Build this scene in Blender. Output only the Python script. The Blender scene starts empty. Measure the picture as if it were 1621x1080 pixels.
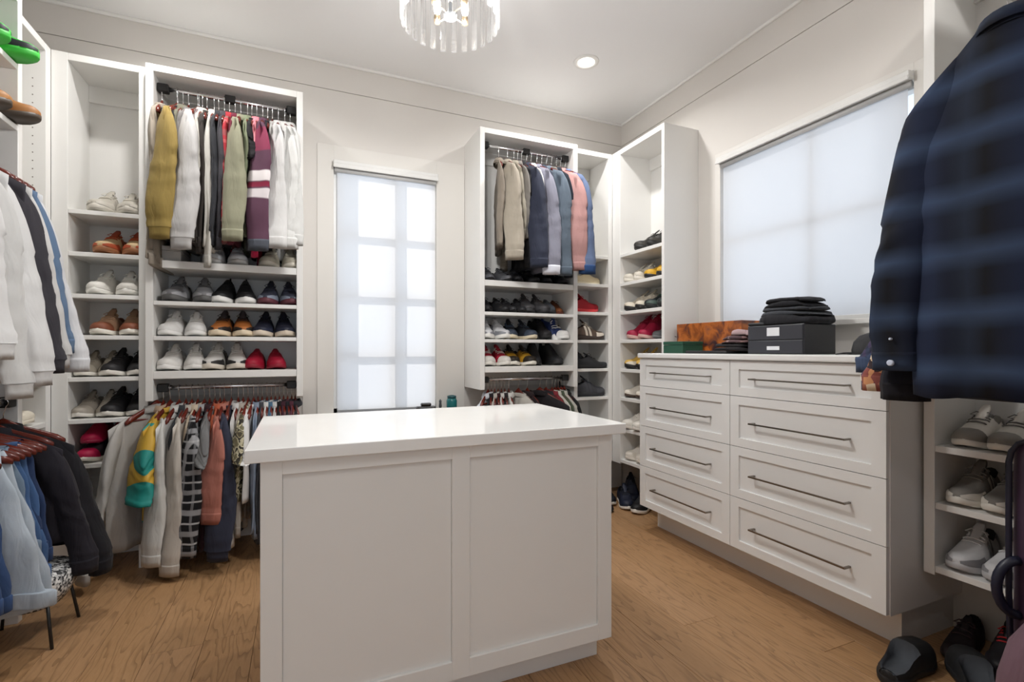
import bpy, bmesh, math, random
from mathutils import Vector, Matrix
random.seed(7)
scene = bpy.context.scene
COL = scene.collection
PI = math.pi

# ---------------------------------------------------------------- camera, world, sun, exposure
cam_d = bpy.data.cameras.new('camera')
cam = bpy.data.objects.new('camera', cam_d)
COL.objects.link(cam)
cam_d.sensor_width = 36.0
cam_d.lens = 778.47 / 1621.0 * 36.0
cam_d.shift_y = 14.4 / 1621.0
cam_d.clip_start = 0.02
cam.location = (0, 0, 1.15)
cam.rotation_euler = (PI / 2, 0, -0.40712)
scene.camera = cam

world = bpy.data.worlds.new('world')
scene.world = world
world.use_nodes = True
bg = world.node_tree.nodes['Background']
bg.inputs[0].default_value = (0.76, 0.87, 1.0, 1)
bg.inputs[1].default_value = 1.3

sun_d = bpy.data.lights.new('sun', 'SUN')
sun_d.energy = 2.9
sun_d.angle = 0.02
sun_d.color = (1.0, 0.95, 0.88)
sun = bpy.data.objects.new('sun', sun_d)
COL.objects.link(sun)
sun.rotation_euler = Vector((0.74, -0.67, -0.50)).to_track_quat('-Z', 'Y').to_euler()

scene.view_settings.view_transform = 'Standard'
scene.view_settings.look = 'None'
scene.view_settings.gamma = 1.0
scene.view_settings.exposure = 0.10
scene.view_settings.use_curve_mapping = False
try:
    scene.cycles.use_denoising = True
    scene.cycles.max_bounces = 10
    scene.cycles.diffuse_bounces = 6
    scene.cycles.transparent_max_bounces = 12
    scene.cycles.caustics_reflective = False
    scene.cycles.caustics_refractive = False
    scene.cycles.sample_clamp_indirect = 8.0
except Exception:
    pass

# ---------------------------------------------------------------- helpers: materials
def lin(c):
    if isinstance(c, str):
        c = c.lstrip('#'); c = c if len(c) == 6 else ''.join(ch * 2 for ch in c)
        c = [int(c[i:i + 2], 16) / 255 for i in (0, 2, 4)]
        return tuple((v / 12.92 if v <= 0.04045 else ((v + 0.055) / 1.055) ** 2.4) for v in c) + (1,)
    return tuple(c) + (1,) if len(c) == 3 else tuple(c)

MATS = {}
def new_mat(name):
    m = bpy.data.materials.new(name)
    m.use_nodes = True
    return m, m.node_tree, m.node_tree.nodes['Principled BSDF']

def paint(name, c, rough=0.4, metal=0.0, bump=0.0, scale=60, var=0.03, spec=0.5):
    if name in MATS: return MATS[name]
    m, t, p = new_mat(name)
    co = t.nodes.new('ShaderNodeTexCoord')
    nz = t.nodes.new('ShaderNodeTexNoise'); nz.inputs['Scale'].default_value = scale
    nz.inputs['Detail'].default_value = 3
    t.links.new(co.outputs['Object'], nz.inputs['Vector'])
    hs = t.nodes.new('ShaderNodeMixRGB'); hs.blend_type = 'MULTIPLY'; hs.inputs[0].default_value = 1
    rp = t.nodes.new('ShaderNodeMapRange')
    rp.inputs['To Min'].default_value = 1 - var; rp.inputs['To Max'].default_value = 1 + var
    t.links.new(nz.outputs['Fac'], rp.inputs['Value'])
    hs.inputs[1].default_value = lin(c)
    t.links.new(rp.outputs[0], hs.inputs[2])
    t.links.new(hs.outputs[0], p.inputs['Base Color'])
    p.inputs['Roughness'].default_value = rough
    p.inputs['Metallic'].default_value = metal
    p.inputs['Specular IOR Level'].default_value = spec
    if bump:
        b = t.nodes.new('ShaderNodeBump'); b.inputs['Strength'].default_value = bump
        b.inputs['Distance'].default_value = 0.002
        t.links.new(nz.outputs['Fac'], b.inputs['Height']); t.links.new(b.outputs[0], p.inputs['Normal'])
    MATS[name] = m
    return m

def fabric(c, rough=0.88, sheen=0.04, var=0.10):
    """woven cloth: colour with soft mottling and a fine weave relief"""
    key = 'fabric_%s_%.2f' % (c if isinstance(c, str) else str(c), rough)
    if key in MATS: return MATS[key]
    m, t, p = new_mat(key)
    co = t.nodes.new('ShaderNodeTexCoord')
    n1 = t.nodes.new('ShaderNodeTexNoise'); n1.inputs['Scale'].default_value = 9; n1.inputs['Detail'].default_value = 4
    n2 = t.nodes.new('ShaderNodeTexNoise'); n2.inputs['Scale'].default_value = 420
    t.links.new(co.outputs['Object'], n1.inputs['Vector']); t.links.new(co.outputs['Object'], n2.inputs['Vector'])
    rp = t.nodes.new('ShaderNodeMapRange'); rp.inputs['To Min'].default_value = 1 - var; rp.inputs['To Max'].default_value = 1 + var
    t.links.new(n1.outputs['Fac'], rp.inputs['Value'])
    mx = t.nodes.new('ShaderNodeMixRGB'); mx.blend_type = 'MULTIPLY'; mx.inputs[0].default_value = 1
    mx.inputs[1].default_value = lin(c)
    t.links.new(rp.outputs[0], mx.inputs[2]); t.links.new(mx.outputs[0], p.inputs['Base Color'])
    b = t.nodes.new('ShaderNodeBump'); b.inputs['Strength'].default_value = 0.25; b.inputs['Distance'].default_value = 0.001
    # soft creases running mostly down the cloth
    mp = t.nodes.new('ShaderNodeMapping'); mp.inputs['Scale'].default_value = (1.0, 1.0, 0.32)
    n3 = t.nodes.new('ShaderNodeTexNoise'); n3.inputs['Scale'].default_value = 20; n3.inputs['Detail'].default_value = 2.5; n3.inputs['Distortion'].default_value = 0.8
    t.links.new(co.outputs['Object'], mp.inputs['Vector']); t.links.new(mp.outputs[0], n3.inputs['Vector'])
    b2 = t.nodes.new('ShaderNodeBump'); b2.inputs['Strength'].default_value = 0.55; b2.inputs['Distance'].default_value = 0.012
    t.links.new(n3.outputs['Fac'], b2.inputs['Height']); t.links.new(b2.outputs[0], b.inputs['Normal'])
    t.links.new(n2.outputs['Fac'], b.inputs['Height']); t.links.new(b.outputs[0], p.inputs['Normal'])
    p.inputs['Roughness'].default_value = rough
    p.inputs['Sheen Weight'].default_value = sheen
    p.inputs['Specular IOR Level'].default_value = 0.25
    MATS[key] = m
    return m

def leather(c, rough=0.55):
    return paint('leather_%s_%.2f' % (c, rough), c, rough, bump=0.12, scale=90, var=0.07, spec=0.35)

def stripes(name, base, bands, rough=0.85, soft=0.02):
    """cloth with bands: each band = (axis, period, offset, half width, colour, strength)"""
    if name in MATS: return MATS[name]
    m, t, p = new_mat(name)
    co = t.nodes.new('ShaderNodeTexCoord'); sp = t.nodes.new('ShaderNodeSeparateXYZ')
    nz = t.nodes.new('ShaderNodeTexNoise'); nz.inputs['Scale'].default_value = 6
    t.links.new(co.outputs['Object'], nz.inputs['Vector'])
    ad = t.nodes.new('ShaderNodeVectorMath'); ad.operation = 'MULTIPLY_ADD'
    ad.inputs[1].default_value = (0.03,) * 3
    t.links.new(nz.outputs['Color'], ad.inputs[0]); t.links.new(co.outputs['Object'], ad.inputs[2])
    t.links.new(ad.outputs[0], sp.inputs[0])
    prev = None
    for ax, per, off, hw, c, st in bands:
        a = t.nodes.new('ShaderNodeMath'); a.operation = 'ADD'; a.inputs[1].default_value = off
        t.links.new(sp.outputs[ax], a.inputs[0])
        pp = t.nodes.new('ShaderNodeMath'); pp.operation = 'PINGPONG'; pp.inputs[1].default_value = per / 2
        t.links.new(a.outputs[0], pp.inputs[0])
        mr = t.nodes.new('ShaderNodeMapRange')
        mr.inputs['From Min'].default_value = hw + per * soft; mr.inputs['From Max'].default_value = max(0, hw - per * soft)
        mr.inputs['To Min'].default_value = 0; mr.inputs['To Max'].default_value = st
        t.links.new(pp.outputs[0], mr.inputs['Value'])
        mx = t.nodes.new('ShaderNodeMixRGB')
        t.links.new(mr.outputs[0], mx.inputs[0])
        if prev is None: mx.inputs[1].default_value = lin(base)
        else: t.links.new(prev.outputs[0], mx.inputs[1])
        mx.inputs[2].default_value = lin(c)
        prev = mx
    t.links.new(prev.outputs[0], p.inputs['Base Color'])
    p.inputs['Roughness'].default_value = rough; p.inputs['Sheen Weight'].default_value = 0.02
    p.inputs['Specular IOR Level'].default_value = 0.25
    MATS[name] = m
    return m

def blotch(name, cols, scale=14, kind='voronoi', rough=0.85):
    """printed cloth: several flat colours in blobs (camouflage, floral, tweed)"""
    if name in MATS: return MATS[name]
    m, t, p = new_mat(name)
    co = t.nodes.new('ShaderNodeTexCoord')
    if kind == 'voronoi':
        v = t.nodes.new('ShaderNodeTexVoronoi'); v.inputs['Scale'].default_value = scale
        t.links.new(co.outputs['Object'], v.inputs['Vector'])
        s = t.nodes.new('ShaderNodeSeparateColor'); t.links.new(v.outputs['Color'], s.inputs[0]); out = s.outputs[0]
    else:
        v = t.nodes.new('ShaderNodeTexNoise'); v.inputs['Scale'].default_value = scale; v.inputs['Detail'].default_value = 2
        t.links.new(co.outputs['Object'], v.inputs['Vector']); out = v.outputs['Fac']
    r = t.nodes.new('ShaderNodeValToRGB'); r.color_ramp.interpolation = 'CONSTANT'
    el = r.color_ramp.elements
    n = len(cols)
    lo, hi = (0, 1) if kind == 'voronoi' else (0.36, 0.66)
    el[0].position = 0; el[0].color = lin(cols[0])
    el[1].position = lo + (hi - lo) / n; el[1].color = lin(cols[1])
    for i in range(2, n):
        e = el.new(lo + (hi - lo) * i / n); e.color = lin(cols[i])
    t.links.new(out, r.inputs[0]); t.links.new(r.outputs[0], p.inputs['Base Color'])
    p.inputs['Roughness'].default_value = rough
    MATS[name] = m
    return m

def glow(name, c, strength):
    if name in MATS: return MATS[name]
    m, t, p = new_mat(name)
    p.inputs['Base Color'].default_value = lin(c)
    p.inputs['Emission Color'].default_value = lin(c); p.inputs['Emission Strength'].default_value = strength
    MATS[name] = m
    return m

def wood_floor(name, c1, c2, seed):
    m, t, p = new_mat(name)
    co = t.nodes.new('ShaderNodeTexCoord'); mp = t.nodes.new('ShaderNodeMapping')
    mp.inputs['Location'].default_value = (seed * 3.1, seed * 1.7, 0)
    mp.inputs['Scale'].default_value = (4.6, 0.62, 1.0)
    t.links.new(co.outputs['Object'], mp.inputs['Vector'])
    n = t.nodes.new('ShaderNodeTexNoise'); n.inputs['Scale'].default_value = 1.6; n.inputs['Detail'].default_value = 3
    n.inputs['Roughness'].default_value = 0.45
    t.links.new(mp.outputs[0], n.inputs['Vector'])
    # cathedral grain: contour lines of the stretched noise
    ml = t.nodes.new('ShaderNodeMath'); ml.operation = 'MULTIPLY'; ml.inputs[1].default_value = 17
    t.links.new(n.outputs['Fac'], ml.inputs[0])
    fr = t.nodes.new('ShaderNodeMath'); fr.operation = 'FRACT'; t.links.new(ml.outputs[0], fr.inputs[0])
    rg = t.nodes.new('ShaderNodeValToRGB')
    rg.color_ramp.elements[0].position = 0.0; rg.color_ramp.elements[0].color = (0.50, 0.46, 0.42, 1)
    rg.color_ramp.elements[1].position = 0.36; rg.color_ramp.elements[1].color = (1, 1, 1, 1)
    t.links.new(fr.outputs[0], rg.inputs[0])
    f = t.nodes.new('ShaderNodeTexNoise'); f.inputs['Scale'].default_value = 30; f.inputs['Detail'].default_value = 4
    t.links.new(mp.outputs[0], f.inputs['Vector'])
    mx = t.nodes.new('ShaderNodeMixRGB'); mx.inputs[1].default_value = lin(c1); mx.inputs[2].default_value = lin(c2)
    t.links.new(f.outputs['Fac'], mx.inputs[0])
    mu = t.nodes.new('ShaderNodeMixRGB'); mu.blend_type = 'MULTIPLY'; mu.inputs[0].default_value = 0.68
    t.links.new(mx.outputs[0], mu.inputs[1]); t.links.new(rg.outputs[0], mu.inputs[2])
    t.links.new(mu.outputs[0], p.inputs['Base Color'])
    p.inputs['Roughness'].default_value = 0.42
    b = t.nodes.new('ShaderNodeBump'); b.inputs['Strength'].default_value = 0.12; b.inputs['Distance'].default_value = 0.001
    t.links.new(rg.outputs[0], b.inputs['Height']); t.links.new(b.outputs[0], p.inputs['Normal'])
    return m

WHITE = paint('white_cabinet_paint', '#e5e4e1', 0.34, var=0.012, scale=8)
WALLM = paint('wall_paint', '#d3cfca', 0.6, var=0.015, scale=5)
CASEM = paint('casing_paint', '#d8d5d0', 0.5, var=0.01, scale=6)
CEILM = paint('ceiling_paint', '#e9e9e9', 0.7, var=0.01, scale=4)
CHESTM = paint('drawer_paint', '#e3e3e2', 0.36, var=0.01, scale=8)
STONE = paint('white_quartz', '#f0f0ee', 0.08, var=0.015, scale=14)
BLACKM = paint('black_metal', '#1c1c1d', 0.45)
CHROME = paint('chrome', '#d8d8da', 0.16, metal=1.0, var=0.01)
NICKEL = paint('dark_nickel', '#8c857c', 0.26, metal=1.0, var=0.02)
MAHOG = paint('mahogany_lacquer', '#5e2016', 0.25, var=0.35, scale=22)
BULBM = glow('lamp_glow', '#fff1dc', 8.0)
DISCM = glow('downlight_glow', '#fff6ea', 16.0)

def glass_mat():
    m = bpy.data.materials.new('window_glass'); m.use_nodes = True; t = m.node_tree
    t.nodes.clear()
    o = t.nodes.new('ShaderNodeOutputMaterial'); mx = t.nodes.new('ShaderNodeMixShader')
    tr = t.nodes.new('ShaderNodeBsdfTransparent'); gl = t.nodes.new('ShaderNodeBsdfGlossy')
    gl.inputs['Roughness'].default_value = 0.02
    mx.inputs[0].default_value = 0.07
    t.links.new(tr.outputs[0], mx.inputs[1]); t.links.new(gl.outputs[0], mx.inputs[2])
    t.links.new(mx.outputs[0], o.inputs[0])
    return m
GLASS = glass_mat()

def crystal_mat():
    m = bpy.data.materials.new('crystal'); m.use_nodes = True; t = m.node_tree
    t.nodes.clear()
    o = t.nodes.new('ShaderNodeOutputMaterial'); mx = t.nodes.new('ShaderNodeMixShader')
    tr = t.nodes.new('ShaderNodeBsdfTransparent'); tr.inputs[0].default_value = (0.97, 0.97, 0.97, 1)
    gl = t.nodes.new('ShaderNodeBsdfGlass'); gl.inputs['IOR'].default_value = 1.45; gl.inputs['Roughness'].default_value = 0.03
    mx.inputs[0].default_value = 0.55
    gs = t.nodes.new('ShaderNodeBsdfGlossy'); gs.inputs['Roughness'].default_value = 0.12
    tl = t.nodes.new('ShaderNodeBsdfTranslucent')
    m2 = t.nodes.new('ShaderNodeMixShader'); m2.inputs[0].default_value = 0.13
    m3 = t.nodes.new('ShaderNodeMixShader'); m3.inputs[0].default_value = 0.5
    t.links.new(gs.outputs[0], m3.inputs[1]); t.links.new(tl.outputs[0], m3.inputs[2])
    t.links.new(tr.outputs[0], mx.inputs[1]); t.links.new(gl.outputs[0], mx.inputs[2])
    t.links.new(mx.outputs[0], m2.inputs[1]); t.links.new(m3.outputs[0], m2.inputs[2]); t.links.new(m2.outputs[0], o.inputs[0])
    return m
CRYSTAL = crystal_mat()

def blind_mat():
    m = bpy.data.materials.new('blind_fabric'); m.use_nodes = True; t = m.node_tree
    t.nodes.clear()
    o = t.nodes.new('ShaderNodeOutputMaterial'); mx = t.nodes.new('ShaderNodeMixShader')
    d = t.nodes.new('ShaderNodeBsdfDiffuse'); tl = t.nodes.new('ShaderNodeBsdfTranslucent')
    co = t.nodes.new('ShaderNodeTexCoord'); n = t.nodes.new('ShaderNodeTexNoise'); n.inputs['Scale'].default_value = 500
    t.links.new(co.outputs['Object'], n.inputs['Vector'])
    b = t.nodes.new('ShaderNodeBump'); b.inputs['Strength'].default_value = 0.1; t.links.new(n.outputs['Fac'], b.inputs['Height'])
    t.links.new(b.outputs[0], d.inputs['Normal'])
    d.inputs[0].default_value = (0.84, 0.85, 0.87, 1); tl.inputs[0].default_value = (0.86, 0.87, 0.9, 1)
    mx.inputs[0].default_value = 0.5
    t.links.new(d.outputs[0], mx.inputs[1]); t.links.new(tl.outputs[0], mx.inputs[2]); t.links.new(mx.outputs[0], o.inputs[0])
    return m
BLIND = blind_mat()

# ---------------------------------------------------------------- helpers: geometry
class MB:
    """collects verts and faces of one mesh, then links it as one object"""
    def __init__(s): s.v = []; s.f = []
    def add(s, vs, fs):
        o = len(s.v); s.v += [tuple(p) for p in vs]; s.f += [tuple(i + o for i in q) for q in fs]; return s
    def box(s, x0, x1, y0, y1, z0, z1):
        vs = [(x, y, z) for z in (z0, z1) for y in (y0, y1) for x in (x0, x1)]
        return s.add(vs, [(0, 2, 3, 1), (4, 5, 7, 6), (0, 1, 5, 4), (2, 6, 7, 3), (0, 4, 6, 2), (1, 3, 7, 5)])
    def rings(s, rs, cap=True, closed=True):
        n = len(rs[0]); vs = [p for r in rs for p in r]; fs = []
        m = n if closed else n - 1
        for j in range(len(rs) - 1):
            for i in range(m):
                k = (i + 1) % n
                fs.append((j * n + i, j * n + k, (j + 1) * n + k, (j + 1) * n + i))
        if cap:
            fs.append(tuple(range(n - 1, -1, -1))); fs.append(tuple((len(rs) - 1) * n + i for i in range(n)))
        return s.add(vs, fs)
    def tube(s, path, r, n=8, cap=True):
        path = [Vector(p) for p in path]; rs = []
        up = Vector((0.13, 0.31, 0.94))
        for i, p in enumerate(path):
            d = (path[min(i + 1, len(path) - 1)] - path[max(i - 1, 0)]).normalized()
            a = d.cross(up)
            if a.length < 1e-3: a = d.cross(Vector((1, 0, 0)))
            a.normalize(); b = d.cross(a)
            rr = r[i] if isinstance(r, (list, tuple)) else r
            rs.append([p + a * math.cos(2 * PI * k / n) * rr + b * math.sin(2 * PI * k / n) * rr for k in range(n)])
        return s.rings(rs, cap)
    def lathe(s, prof, cx=0, cy=0, n=24, cap=True):
        return s.rings([[(cx + r * math.cos(2 * PI * k / n), cy + r * math.sin(2 * PI * k / n), z) for k in range(n)] for r, z in prof], cap)
    def mesh(s, name, bevel=0, smooth=False, seg=1):
        me = bpy.data.meshes.new(name)
        me.from_pydata(s.v, [], s.f)
        bm = bmesh.new(); bm.from_mesh(me)
        bmesh.ops.recalc_face_normals(bm, faces=bm.faces)
        if bevel: bmesh.ops.bevel(bm, geom=list(bm.edges), offset=bevel, segments=seg, affect='EDGES', profile=0.5)
        if smooth:
            for q in bm.faces: q.smooth = True
        bm.to_mesh(me); bm.free()
        return me

def link(name, me, mat, parent=None):
    o = bpy.data.objects.new(name, me)
    COL.objects.link(o)
    if me is not None and mat is not None:
        if not me.materials: me.materials.append(mat)
        else:
            o.material_slots[0].link = 'OBJECT'; o.material_slots[0].material = mat
    if parent is not None: o.parent = parent
    return o

def part(name, mb, mat, parent=None, bevel=0, smooth=False, seg=1):
    """mb in world coordinates; stored relative to an unrotated parent"""
    off = Vector((0, 0, 0))
    p = parent
    while p is not None:
        off += p.location; p = p.parent
    if off.length: mb.v = [(a - off.x, b - off.y, c - off.z) for a, b, c in mb.v]
    return link(name, mb.mesh(name, bevel, smooth, seg), mat, parent)

def B(x0, x1, y0, y1, z0, z1):
    return MB().box(min(x0, x1), max(x0, x1), min(y0, y1), max(y0, y1), min(z0, z1), max(z0, z1))

def tag(o, label, cat, group=None, kind=None):
    if label: o['label'] = label
    if cat: o['category'] = cat
    if group: o['group'] = group
    if kind: o['kind'] = kind
    return o

def thing(name, loc, label, cat, group=None, rz=0):
    o = bpy.data.objects.new(name, None); COL.objects.link(o)
    o.location = loc; o.rotation_euler = (0, 0, rz); o.empty_display_size = 0.05
    return tag(o, label, cat, group)

def struct(name, mb, mat, bevel=0, label=None, parent=None):
    o = part(name, mb, mat, parent, bevel)
    if parent is None:
        o['kind'] = 'structure'
        if label: o['label'] = label
    return o

# ---------------------------------------------------------------- the room
XL, XR, YB, YF, ZC = -1.44, 2.50, 3.456, -1.10, 3.05
WT = 0.14
floor = struct('floor', B(XL - WT, XR + WT, YF - 2.2, YB + WT, -0.08, -0.012), paint('floor_bed', '#4a3524', 0.8), label='oak plank floor of the dressing room')
WOODS = [wood_floor('oak_%d' % i, a, b, i + 1) for i, (a, b) in enumerate((('#b28d66', '#99734d'), ('#b6916b', '#9d7752'), ('#ae8962', '#956f49'), ('#b38e68', '#9a744f'), ('#b08b64', '#97714b')))]
pw = 0.182
i = 0
x = XL
k = 0
while x < XR - 0.01:
    x1 = min(x + pw, XR)
    y = YF - random.uniform(0.0, 1.6)
    while y < YB - 0.02:
        y1 = min(y + random.uniform(1.5, 2.3), YB)
        if YB - y1 < 0.35: y1 = YB
        if y1 > YF:
            struct('plank', B(x + 0.0006, x1 - 0.0006, max(y, YF) + 0.0006, y1 - 0.0006, -0.012, random.uniform(-0.0004, 0.0)), WOODS[(k * 2 + random.randint(0, 1)) % 5], 0.0008, parent=floor)
        y = y1
        k += 1
    x = x1
struct('ceiling', B(XL - WT, XR + WT, YF - WT, YB + WT, ZC, ZC + 0.1), CEILM, label='flat pale grey ceiling')

# back window (blind) and right window openings
W1 = (0.204, 0.896, 0.72, 2.40)
W2 = (1.289, 2.376, 1.302, 2.385)
ZP = 2.866
struct('wall_back', B(XL - WT, W1[0], YB, YB + WT, 0, ZC).box(W1[1], XR + WT, YB, YB + WT, 0, ZC).box(W1[0], W1[1], YB, YB + WT, 0, W1[2]).box(W1[0], W1[1], YB, YB + WT, W1[3], ZC), WALLM, label='pale greige back wall with the narrow window')
struct('wall_right', B(XR, XR + WT, YF, W2[0], 0, ZC).box(XR, XR + WT, W2[1], YB, 0, ZC).box(XR, XR + WT, W2[0], W2[1], 0, W2[2]).box(XR, XR + WT, W2[0], W2[1], W2[3], ZC), WALLM, label='pale greige side wall with the wide window')
struct('wall_left', B(XL - WT, XL, YF, YB, 0, ZC), WALLM, label='pale greige wall behind the hanging clothes')
FILL_DOOR = (-0.65, 0.65, 2.25)  # unseen door opening, added so sky light enters as soft fill
struct('wall_front', B(XL - WT, FILL_DOOR[0], YF - WT, YF, 0, ZC).box(FILL_DOOR[1], XR + WT, YF - WT, YF, 0, ZC).box(FILL_DOOR[0], FILL_DOOR[1], YF - WT, YF, FILL_DOOR[2], ZC), WALLM, label='unseen wall with a doorway added for fill light')
# frieze boards above the panel joint, and the small moulding under the ceiling
struct('trim_1', B(XL, XR, YB - 0.009, YB, ZP + 0.003, ZC), WALLM, 0.001, 'flat frieze board along the top of the back wall')
struct('trim_2', B(XR - 0.009, XR, YF, YB - 0.009, ZP + 0.003, ZC), WALLM, 0.001, 'flat frieze board along the top of the side wall')
struct('trim_3', B(XL, XL + 0.009, YF, YB - 0.009, ZP + 0.003, ZC), WALLM, 0.001, 'flat frieze board above the hanging clothes')
struct('trim_4', B(XL, XR, YB - 0.009 - 0.016, YB - 0.009, ZC - 0.018, ZC), WHITE, 0.003, 'thin white moulding between back wall and ceiling')
struct('trim_5', B(XR - 0.025, XR - 0.009, YF, YB - 0.025, ZC - 0.018, ZC), WHITE, 0.003, 'thin white moulding between side wall and ceiling')
struct('trim_6', B(XL + 0.009, XL + 0.025, YF, YB - 0.025, ZC - 0.018, ZC), WHITE, 0.003, 'thin white moulding between clothes wall and ceiling')
# wall boards below the joint, leaving a fine shadow line
struct('trim_7', B(0.016, 0.103, YB - 0.009, YB, 0, ZP - 0.002).box(0.103, 1.107, YB - 0.009, YB, 2.50, ZP - 0.002).box(XL, 0.016, YB - 0.009, YB, 2.65, ZP - 0.002).box(1.107, XR, YB - 0.009, YB, 2.65, ZP - 0.002), WALLM, 0, 'flat wall boards around the narrow window')
struct('trim_8', B(XR - 0.009, XR, 1.109, 2.573, 2.42, ZP - 0.002).box(XR - 0.009, XR, 2.42, 2.573, 1.13, 2.42).box(XR - 0.009, XR, 2.573, YB - 0.009, 2.65, ZP - 0.002).box(XR - 0.009, XR, YF, 1.109, 2.66, ZP - 0.002), WALLM, 0, 'flat wall boards around the wide window')
struct('baseboard_back', B(0.02, 1.10, YB - 0.014, YB, 0, 0.12), WHITE, 0.003, 'white baseboard under the narrow window')

# ---- window_1: narrow window, eight panes, roller blind drawn
win1 = tag(bpy.data.objects.new('window_1', None), 'narrow eight-pane window behind a translucent roller blind', None, kind='structure')
COL.objects.link(win1); win1.location = (0.55, YB, W1[2])
x0, x1, z0, z1 = W1
FR = paint('window_frame_white', '#dcdcda', 0.35)
part('casing', B(0.103, x0, YB - 0.018, YB, 0.60, 2.50).box(x1, 1.105, YB - 0.018, YB, 0.60, 2.50).box(x0, x1, YB - 0.018, YB, z1, 2.50).box(x0, x1, YB - 0.018, YB, 0.60, z0), CASEM, win1, 0.001)
FY = YB + 0.022
part('window_frame', B(x0, x0 + 0.035, FY, FY + 0.05, z0, z1).box(x1 - 0.035, x1, FY, FY + 0.05, z0, z1).box(x0, x1, FY, FY + 0.05, z0, z0 + 0.04).box(x0, x1, FY, FY + 0.05, z1 - 0.04, z1), FR, win1)
xm = 0.595
part('muntin', B(xm - 0.022, xm + 0.022, FY + 0.005, FY + 0.04, z0, z1), FR, win1)
zz = [z0 + 0.04, 1.113, 1.520, 1.926, z1 - 0.04]
for z in zz[1:4]:
    part('muntin', B(x0 + 0.03, x1 - 0.03, FY + 0.006, FY + 0.039, z - 0.015, z + 0.015), FR, win1)
for a in range(2):
    for b in range(4):
        part('pane', B((x0 + 0.03, xm)[a], (xm, x1 - 0.03)[a], FY + 0.02, FY + 0.024, zz[b], zz[b + 1]), GLASS, win1)
bl = thing('roller_blind', (0.55, YB, W1[3]), 'translucent white roller blind drawn over the narrow window', 'blind', 'roller blinds')
bx0, bx1 = x0 + 0.022, x1 - 0.008
part('cassette', B(x0 - 0.004, x1 + 0.002, YB - 0.060, YB - 0.019, z1 - 0.045, z1 - 0.005).box(x0 - 0.004, x1 + 0.002, YB - 0.068, YB - 0.060, z1 - 0.058, z1 - 0.028), FR, bl, 0.003)
part('roller', MB().tube([(x0 + 0.006, YB - 0.020, z1 - 0.06), (x1 - 0.006, YB - 0.020, z1 - 0.06)], 0.016, 12), paint('grey_tube', '#c4c4c4', 0.5), bl, smooth=True)
part('blind_sheet', MB().add([(bx0, YB - 0.003, z0 + 0.03), (bx1, YB - 0.003, z0 + 0.03), (bx1, YB - 0.003, z1 - 0.07), (bx0, YB - 0.003, z1 - 0.07)], [(0, 1, 2, 3)]), BLIND, bl)
part('hem_bar', B(bx0, bx1, YB - 0.010, YB + 0.004, z0 + 0.012, z0 + 0.03), paint('grey_bar', '#8b8d90', 0.5), bl, 0.002)
sill = struct('trim_9', B(0.10, 1.06, YB - 0.14, YB - 0.018, 0.700, 0.722), WHITE, 0.002, 'narrow white sill board under the blind')

# ---- window_2: wide window above the drawers, four panes, blind drawn
win2 = tag(bpy.data.objects.new('window_2', None), 'wide four-pane window above the drawers behind a blind', None, kind='structure')
COL.objects.link(win2); win2.location = (XR, 1.83, W2[2])
y0, y1, z0, z1 = W2
part('casing', B(XR - 0.016, XR, y1, 2.42, 1.13, 2.42).box(XR - 0.016, XR, 1.112, y0, 1.13, 2.42).box(XR - 0.016, XR, y0, y1, z1, 2.42).box(XR - 0.016, XR, y0, y1, 1.13, z0), CASEM, win2, 0.001)
FX = XR + 0.075
part('window_frame', B(FX, FX + 0.05, y0, y0 + 0.035, z0, z1).box(FX, FX + 0.05, y1 - 0.035, y1, z0, z1).box(FX, FX + 0.05, y0, y1, z0, z0 + 0.04).box(FX, FX + 0.05, y0, y1, z1 - 0.04, z1), FR, win2)
part('muntin', B(XR + 0.018, XR + 0.05, 1.764, 1.788, z0, z1), FR, win2)
part('muntin', B(XR + 0.018, XR + 0.05, y0, y1, 1.828, 1.852), FR, win2)
for a, b in ((y0, 1.764), (1.788, y1)):
    for c, d in ((z0, 1.828), (1.852, z1)):
        part('pane', B(XR + 0.045, XR + 0.048, a, b, c, d), GLASS, win2)
bl = thing('roller_blind', (XR, 1.83, W2[3]), 'translucent white roller blind drawn over the wide window', 'blind', 'roller blinds')
part('cassette', B(XR - 0.055, XR - 0.017, y0 - 0.002, y1 + 0.002, z1 - 0.042, z1 - 0.005).box(XR - 0.062, XR - 0.055, y0 - 0.002, y1 + 0.002, z1 - 0.05, z1 - 0.03), FR, bl, 0.003)
part('roller', MB().tube([(XR - 0.016, y0 + 0.008, z1 - 0.055), (XR - 0.016, y1 - 0.008, z1 - 0.055)], 0.015, 12), MATS['grey_tube'], bl, smooth=True)
part('blind_sheet', MB().add([(XR - 0.001, y0 + 0.030, 1.325), (XR - 0.001, y1 - 0.012, 1.325), (XR - 0.001, y1 - 0.012, z1 - 0.065), (XR - 0.001, y0 + 0.030, z1 - 0.065)], [(0, 1, 2, 3)]), BLIND, bl)
part('hem_bar', B(XR - 0.008, XR + 0.006, y0 + 0.030, y1 - 0.012, 1.30, 1.325), paint('white_bar', '#cfcfcd', 0.5), bl, 0.002)
struct('trim_10', B(XR - 0.05, XR + 0.07, y0 - 0.03, y1 + 0.03, z0 - 0.025, z0), WHITE, 0.002, 'white sill of the wide window')

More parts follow.
